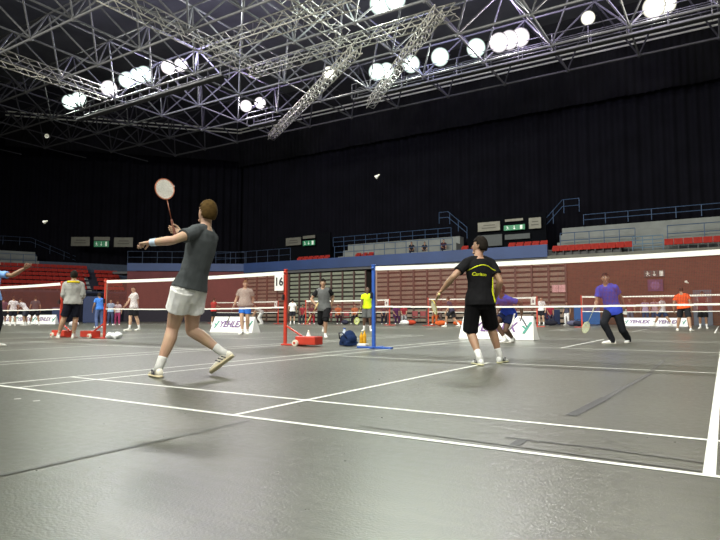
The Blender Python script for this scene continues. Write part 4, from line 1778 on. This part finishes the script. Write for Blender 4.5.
# wristband
k = MB(); d_ = (q1.wL - q1.eL).normalized(); k.tube([q1.wL - d_ * .085, q1.wL - d_ * .08, q1.wL - d_ * .02, q1.wL - d_ * .015], [.034, .038, .037, .033], 14)
k.build('wristband', cloth((.55, .68, .85), 'wristband'), q1.root, True)

# ---- 2  the man in black
q2 = person('man in black shirt and black shorts with yellow trim, back to the camera', 483.5, 7.45, 1.73, face=18, tw=8, skin=SK_M, hair=(.015, .012, .010), hstyle='full',
            shirt=(.012, .012, .014), sleeve=.60, legs='shorts', legcol=(.010, .010, .012), leglen=.98, lod=.007,
            pel=('px', 480, 301, 0), sh=('px', 478.6, 260, 0), hoff=.035, L=('px', 441.8, 290.5, .02), LE=('b', -.5, -1, -.2), R=('px', 495.5, 297, .12), RE=('b', .35, -1, -.2),
            LF=('g', 479.5, -.1), RF=('g', 499.5, .22), LFd=('b', -.1, 1, 0), RFd=('b', .75, .8, 0), look=52, lookz=.12, Lgrip=at_depth(434.3, 306.5, 7.88), Rcurl=.5, accent=(.03, .03, .035), shoec=(.82, .84, .84), solec=(.70, .68, .45), sockh=.12)
g_ = in_palm(q2, 'L')
racket(g_, at_depth(434.3, 306.5, 7.88), RT + V((0, 0, .35)), 'racket with yellow frame held low by the man in black', (.75, .62, .15), (.70, .62, .30), (.75, .72, .55))
YEL = cloth((.62, .68, .03), 'yellow_trim')
# piping over shoulders, side stripe and lettering laid on the back of the shirt
def back_tube(q, pts, r, name, m, parent):
    """pts in body frame (right, up along spine) laid on the back of the garment"""
    back = -q.fwc
    k = MB()
    tr = BVHTree.FromPolygons([v.co for v in parent.data.vertices], [tuple(p.vertices) for p in parent.data.polygons])
    out = []
    for a_, b_ in pts:
        o_ = q.P + q.rtc * a_ + q.u * b_ + back * 1.0
        h = tr.ray_cast(o_, -back)
        if h[0] is not None:
            out.append(h[0])
    if len(out) > 1:
        k.tube(out, r, 6)
        k.build(name, m, parent, True)


back_tube(q2, [(-.175 + .035 * i, .38 + .075 * math.sin(PI * min(1, (i + .3) / 10.6))) for i in range(11)], .007, 'piping', YEL, q2.shirt)
back_tube(q2, [(.155, .30), (.145, .2), (.135, .1), (.15, .0), (.155, -.03)], .014, 'side_stripe', YEL, q2.shirt)
me = text_mesh('Carlton', .058, .2, bold=.001)
back = -q2.fwc
M = Matrix((tuple(q2.rtc) + (0,), tuple(q2.u) + (0,), tuple(back) + (0,), (0, 0, 0, 1))).transposed()
me.transform(Matrix.Translation(q2.P + q2.u * .335 - q2.rtc * .055 + back * 1.0) @ M @ Matrix.Rotation(-.06, 4, 'Z'))
project_on(q2.shirt, me, .005, -back)
link('lettering', me, YEL, q2.shirt)

# ---- 3  crouching player in blue
q3 = person('crouching player in blue shirt and navy shorts, half hidden by man in black', 507, 13.0, 1.74, face=140, skin=SK_D, shirt=(.035, .07, .50), legcol=(.012, .018, .06), leglen=.62, lod=.011, hair=(.012, .01, .01), hstyle='buzz',
            pel=('px', 508.5, 313.5, .1), sh=('px', 502.5, 297, -.25), L=('px', 521.5, 315, -.25), R=('px', 497, 312, -.3), LF=('g', 513, .25), RF=('g', 505.5, -.1), look=-40, Lgrip=at_depth(524.7, 323, 12.3), sockh=.1)
racket(in_palm(q3, 'L'), at_depth(524.7, 323, 12.3), RT + V((0, 0, .5)), 'racket held by the crouching player in blue', (.10, .12, .2), (.3, .3, .35), (.3, .33, .4))
k = MB()
for a_ in (.2, .45, .7, .9):
    pass
p0, p1 = q3.P - q3.rt * .17, q3.kL - q3.rt * .075
k.tube([p0 + V((0, -.03, 0)), p0.lerp(p1, .5) + V((.03, -.06, 0)), p0.lerp(p1, .9) + V((0.01, -.05, 0))], .022, 6)
k.build('side_stripe', cloth((.8, .8, .8), 'white_stripe'), q3.legs, True)

# ---- 4  man in blue shirt and dark trousers
q4 = person('man in royal blue shirt and dark trousers facing the camera, on the right', 615, 12.9, 1.78, face=160, skin=(.40, .235, .15), shirt=(.042, .070, .48), legs='trousers', legcol=(.016, .017, .022), lod=.010, hair=(.012, .01, .01),
            pel=('px', 613, 311, 0), sh=('px', 606.5, 286.5, -.1), R=('px', 595, 308, -.15), L=('px', 625.5, 309, .05), RF=('g', 612, -.15), LF=('g', 628.0, .2), look=28, sleeve=.62, Rgrip=at_depth(586.5, 326, 12.7), Lcurl=1.0, RFd=('b', .9, .6, 0), LFd=('b', -.1, 1, 0), shoec=(.85, .85, .85))
racket(in_palm(q4, 'R'), at_depth(586.5, 326, 12.7), RT * .5 - FH, 'racket with pale frame hanging from hand of the man in royal blue', (.62, .66, .42), (.5, .5, .4), (.75, .8, .6))
shuttle(q4.W(q4.wL + q4.ld * .11), (.2, -.3, 1), 'white shuttlecock held by the man in royal blue', 1.4)

# ---- 5..12 mid distance players
person('man in orange shirt and black shorts, back turned, far right', 684, 21.8, 1.76, face=-8, skin=SK_M, shirt=(.75, .10, .025), legcol=(.02, .02, .025), leglen=.9, RF=('g', 691, -.3), LF=('g', 677.5, .3), sh=('px', 681.5, 295, 0), build=1.2)
person('man in dark patterned shirt and black shorts at the right edge', 703, 26.5, 1.74, face=175, skin=SK_B, shirt=(.13, .035, .045), sleeve_col=(.32, .30, .30), legcol=(.018, .018, .02), leglen=.95, L=('b', -.05, .25, 1.12), R=('b', .05, .25, 1.15))
q7 = person('man in grey and black tee and long black shorts walking, centre', 324, 16.4, 1.74, face=172, skin=SK_M, shirt=(.13, .135, .14), sleeve_col=(.018, .018, .02), sleeve=.6, legcol=(.014, .014, .016), leglen=1.02, lod=.011, hair=(.014, .012, .01), hstyle='full',
            R=('px', 315.5, 304.5, -.2), RE=('b', 1, -.5, 0), L=('px', 331.5, 305, .05), LF=('g', 325.3, -.25), RF=('px', 324, 326, .55), RFd=('b', 0, .8, -.6), sh=('px', 323.2, 289.5, -.08), pel=('px', 324.3, 308.5, 0), LK=('b', 0, 1, 0), Rgrip=at_depth(305.5, 326, 16.1), look=8, sockh=.05)
racket(in_palm(q7, 'R'), at_depth(305.5, 326, 16.1), RT, 'yellow racket hanging from the hand of the man in grey and black', (.75, .62, .18), (.7, .6, .25), (.7, .65, .4))
q8 = person('bald man in lime yellow shirt and grey shorts, left of the blue post', 367.3, 22.4, 1.74, face=172, skin=SK_D, hair=None, shirt=(.55, .72, .02), legcol=(.12, .125, .13), leglen=.95, look=25, Lcurl=.5, Rgrip=at_depth(356.2, 323, 22.1), R=('px', 360.5, 309, -.2))
racket(in_palm(q8, 'R'), at_depth(356.2, 323, 22.1), -FH, 'lime racket held low by the bald man in lime yellow', (.55, .65, .05), (.4, .45, .1), (.7, .75, .4))
q9 = person('heavy man in beige tee and bright blue shorts beside white board', 245, 18.9, 1.80, face=168, skin=SK_L, hair=(.20, .12, .06), hstyle='short', shirt=(.42, .37, .34), legcol=(.035, .16, .62), leglen=.64, lod=.012, build=1.12, belly=.5,
            R=('px', 234, 306, -.15), L=('px', 251, 306, 0), RF=('g', 242.5, -.1), LF=('g', 247.5, .1), look=20, Rgrip=at_depth(229, 318, 18.7), sockh=.08, accent=(.02, .02, .02))
racket(in_palm(q9, 'R'), at_depth(229, 318, 18.7), RT, 'dark racket hanging from the hand of the man in beige tee', (.12, .11, .12), (.6, .6, .55))
person('man in white tee and black shorts looking left, behind left net', 133.5, 22.9, 1.80, face=118, skin=SK_L, shirt=(.80, .80, .82), legcol=(.016, .016, .02), leglen=.8, R=('px', 124.5, 307, -.2), L=('px', 137.5, 308, .1), RF=('g', 129.5, -.1), LF=('g', 139.3, .1), look=10)
q11 = person('man in grey hooded top and dark shorts, back turned, by left posts', 72.5, 15.4, 1.85, face=-6, skin=SK_M, hair=(.014, .012, .01), hstyle='full', shirt=(.34, .34, .33), shirtname='hooded_top', sleeve=1.85, legcol=(.012, .013, .022), leglen=.86, lod=.011, build=1.14,
             L=('b', -.17, .24, 1.06), R=('b', .17, .24, 1.06), LE=('b', -.35, -1, -.6), RE=('b', .35, -1, -.6), LF=('g', 58.5, -.1), RF=('g', 73.5, .1), sockh=.15, wr=1.5)
k = MB()
hb = q11.Sx - q11.fw * .085 * q11.s_ + V((0, 0, -.05))
k.rings([(hb + V((0, 0, -.13)), q11.rt * .05, q11.fw * .02), (hb + V((0, 0, -.07)), q11.rt * .12, q11.fw * .05), (hb + V((0, 0, .0)), q11.rt * .14, q11.fw * .075), (hb + V((0, .02, .06)), q11.rt * .13, q11.fw * .085)], 18)
ho = k.build('hood', cloth((.33, .33, .32)), q11.shirt, True)
k = MB(); k.tube([hb + q11.rt * (.135 * math.cos(a_)) + q11.fw * (.02 + .088 * math.sin(a_)) + V((0, 0, .065)) for a_ in [PI + PI * i / 12 for i in range(13)]], .026, 8); k.build('hood_lining', cloth((.70, .55, .02), 'yellow_lining'), ho, True)
person('man in pale blue shirt reaching out an arm, cut off at left edge', -9, 11.6, 1.86, face=-62, skin=SK_B, shirt=(.22, .40, .80), sleeve=.66, legs='trousers', legcol=(.015, .016, .022), lod=.012, R=('px', 24.5, 268.4, -.1), RE=('b', 0, -.2, -1), Rcurl=1.1, hair=(.012, .01, .01))

# ---- distant people
FAR = .015
person('small distant person in red vest and dark shorts behind the white board', 213.5, 34, 1.66, face=-40, skin=SK_M, shirt=(.40, .03, .03), sleeve=.3, legcol=(.02, .02, .025), lod=FAR, R=('b', .1, .4, 1.1), L=('b', -.1, .4, 1.1))
person('small distant person in white tee, back turned, right of the red post', 292.5, 38, 1.70, face=0, skin=SK_M, shirt=(.78, .78, .78), legcol=(.03, .03, .04), lod=FAR)
person('small distant person bending forward in white trousers, left of the red post', 262, 38, 1.65, face=70, skin=SK_M, shirt=(.28, .25, .25), legs='trousers', legcol=(.62, .62, .62), lod=FAR, lean=.9, crouch=.10, L=('b', -.1, .6, .6), R=('b', .1, .6, .6))
person('small distant person in white shirt, dark shorts, beside the bleacher end', 541.5, 34.5, 1.74, face=160, skin=SK_L, shirt=(.70, .70, .72), legcol=(.02, .02, .025), lod=FAR)
person('small distant person in dark top and white trousers near blue boards', 567, 34.5, 1.45, face=150, skin=SK_M, shirt=(.06, .06, .09), legs='trousers', legcol=(.70, .70, .72), lod=FAR)
person('small distant person in dark shirt lunging behind the black shirted man', 452, 30, 1.72, face=70, skin=SK_M, shirt=(.05, .045, .08), legcol=(.025, .025, .03), lod=FAR, crouch=.08, lean=.35, LF=('b', -.1, .32, .09), RF=('b', .1, -.35, .11))
person('small distant person in white shirt at far left, upright', 13, 33, 1.72, face=10, skin=SK_M, shirt=(.80, .78, .82), legcol=(.02, .02, .03), lod=FAR)
person('small distant person in white shirt leaning forward, far left', 26, 33.5, 1.70, face=60, skin=SK_M, shirt=(.76, .76, .80), legcol=(.05, .05, .07), lod=FAR, lean=.6, L=('b', -.1, .55, .85), R=('b', .1, .5, .8))
person('small distant person in charcoal shirt, third along the far left group', 35, 34.0, 1.76, face=5, skin=SK_M, shirt=(.06, .06, .075), legcol=(.02, .02, .025), lod=FAR, LF=('b', -.22, .1, .09), RF=('b', .22, -.1, .09))
person('small distant person in dark clothes at the very left edge, far away', 3, 34.5, 1.68, face=0, skin=SK_B, shirt=(.10, .05, .09), legcol=(.02, .02, .025), lod=FAR)
person('person in bright blue shirt leaning beside the red post on the left', 99.5, 28, 1.74, face=20, skin=SK_B, shirt=(.06, .20, .65), legs='trousers', legcol=(.10, .14, .30), lod=FAR, lean=.15)
person('small distant person in light blue top, right of the left red post', 110.5, 35, 1.60, face=180, skin=SK_M, shirt=(.30, .45, .65), legs='trousers', legcol=(.05, .06, .12), lod=FAR)
person('small distant person in pink trousers and white top behind left net', 117.5, 35.5, 1.52, face=170, skin=SK_B, shirt=(.60, .50, .55), legs='trousers', legcol=(.40, .06, .16), lod=FAR)
person('small distant person in white shirt left of the pair of far boards', 630, 32.8, 1.62, face=190, skin=SK_M, shirt=(.20, .06, .07), legs='trousers', legcol=(.10, .09, .12), lod=FAR)
person('small distant person in lilac shirt standing behind the far boards', 645.5, 33.6, 1.62, face=180, skin=SK_M, shirt=(.42, .38, .58), legs='trousers', legcol=(.05, .06, .12), lod=FAR)
person('small distant person in pinkish shirt, middle of group behind far boards', 655, 33.9, 1.66, face=175, skin=SK_B, shirt=(.55, .40, .46), legs='trousers', legcol=(.06, .07, .14), lod=FAR)
person('small distant person in white shirt stepping sideways by the far boards', 662.5, 29.8, 1.72, face=60, skin=SK_M, shirt=(.72, .74, .80), legcol=(.03, .04, .09), lod=FAR, LF=('b', -.1, .42, .09), RF=('b', .1, -.42, .11), crouch=.06)

# seated people along the far wall, each on a red folding chair
def fold_chair(loc, rz, label, col):
    t = thing('folding_chair', label, 'chair', loc, rz, 'red chairs along the bleachers')
    m = mat('chair_' + str(col[0]), col, .6)
    k = MB(); k.box((0, 0, .44), (.42, .40, .04), bev=.01); k.build('seat', m, t)
    k = MB(); k.box((0, -.21, .70), (.42, .03, .34), Matrix.Rotation(.12, 3, 'X'), bev=.01); k.build('backrest', m, t)
    for sx in (-1, 1):
        for a_, b_ in (((sx * .19, -.24, .86), (sx * .19, .2, 0)), ((sx * .19, .14, .42), (sx * .19, -.24, 0))):
            k = MB(); k.tube([a_, b_], .013, 6); k.build('leg', DARK, t)
    return t


SEATED = [(303, (.30, .04, .05), (.03, .03, .04), 'maroon', SK_B), (312, (.10, .02, .05), (.25, .02, .03), 'dark plum', SK_M), (338, (.55, .15, .05), (.05, .02, .03), 'orange', SK_M), (355, (.45, .13, .05), (.03, .03, .04), 'rust', SK_M),
          (384, (.03, .03, .05), (.02, .02, .03), 'black', SK_B), (396, (.10, .03, .09), (.05, .02, .06), 'purple', SK_B), (436, (.05, .05, .08), (.45, .10, .03), 'navy', SK_B), (404, (.25, .03, .04), (.3, .3, .32), 'dark red', SK_M),
          (550, (.25, .03, .05), (.03, .03, .06), 'crimson', SK_B)]
rzs = math.atan2(RT.y, RT.x)
for i, (px, sc_, lc, nm, sk) in enumerate(SEATED):
    D = 38.5 if px < 420 else 35.5
    if px == 550:
        D = 34.4
    p = at_depth(px, 314.5, D)
    az = -math.atan2(p.x - CAM.x, p.y - CAM.y)
    fold_chair((p.x, p.y, 0), az + PI, 'red folding chair under the seated person in %s' % nm, (.22, .025, .03))
    person('small seated person in %s top on a red chair by the bleachers' % nm, px, D, 1.70, face=180 + (i % 3 - 1) * 12, skin=sk, shirt=sc_, legs='trousers', legcol=lc, lod=.017, pel=('b', 0, -.02, .56), sh=('b', 0, .02 + .05 * (i % 2), 1.05),
           LF=('b', -.12, .42, .09), RF=('b', .12, .40, .09), L=('b', -.12, .35, .62), R=('b', .12, .36, .64), LK=('b', 0, .5, 1), RK=('b', 0, .5, 1))
# empty red chairs and bags in between
for i, px in enumerate((320.5, 329.5, 346.5, 366, 415, 423)):
    p = at_depth(px, 314.5, 39.3)
    az = -math.atan2(p.x - CAM.x, p.y - CAM.y)
    fold_chair((p.x, p.y, 0), az + PI, 'empty red folding chair along the bleachers', (.22, .025, .03))
def small_bag(px, D, col, label, s_=1.0):
    p = at_depth(px, 320, D)
    t = thing('sports_bag', label, 'bag', (p.x, p.y, 0), random.uniform(-.5, .5))
    k = MB(); k.ell((0, 0, .15 * s_), (V((.38 * s_, 0, 0)), V((0, .17 * s_, 0)), V((0, 0, .15 * s_))), 16, 10); k.build('bag_body', cloth(col, 'bag_cloth'), t, True)
    k = MB(); k.tube([(-.16 * s_, 0, .27 * s_), (-.08 * s_, 0, .38 * s_), (.08 * s_, 0, .38 * s_), (.16 * s_, 0, .27 * s_)], .018 * s_, 6); k.build('handle', DARK, t)


for px, D, c, l in ((411, 36.0, (.45, .06, .03), 'red sports bag on floor, left of black shirted man'), (404.5, 35.5, (.75, .75, .75), 'white sports bag on floor near the far red post'), (441, 33.0, (.50, .10, .03), 'orange sports bag on floor by the far red post'), (458, 33, (.50, .10, .03), 'orange sports bag on floor beside the white board'),
                    (551, 33.5, (.02, .02, .03), 'black sports bag on floor below the pink notices'), (573, 33, (.10, .10, .16), 'grey sports bag on floor by the blue board'), (579, 32.5, (.03, .03, .05), 'small black sports bag in front of the blue board'), (74, 30, (.55, .55, .6), 'pale sports bag on floor behind the hooded man'), (345, 37, (.03, .03, .05), 'black sports bag in front of the seated row')):
    small_bag(px, D, c, l)
# spectators on the upper terrace
for i, (px, py, nm, c) in enumerate(((412, 252, 'left one of the two', (.02, .02, .025)), (425, 252, 'right one of the two', (.025, .022, .03)), (444, 249, 'one alone', (.05, .02, .03)))):
    gp = at_depth(px, 314.5, 45.2)
    person('dark clothed spectator sitting on upper terrace, %s near the middle rail' % nm, px, 47.2 if px < 440 else 45.7, 1.72, face=180 + i * 8, skin=SK_B, shirt=c, legs='trousers', legcol=(.02, .02, .03), lod=.017, base=5.1, pel=('b', 0, -.08, .73), sh=('b', 0, .1, 1.2),
           LF=('b', -.12, .40, .09), RF=('b', .14, .38, .09), L=('b', -.12, .34, .80), R=('b', .12, .34, .80), LK=('b', 0, .5, 1), RK=('b', 0, .5, 1))
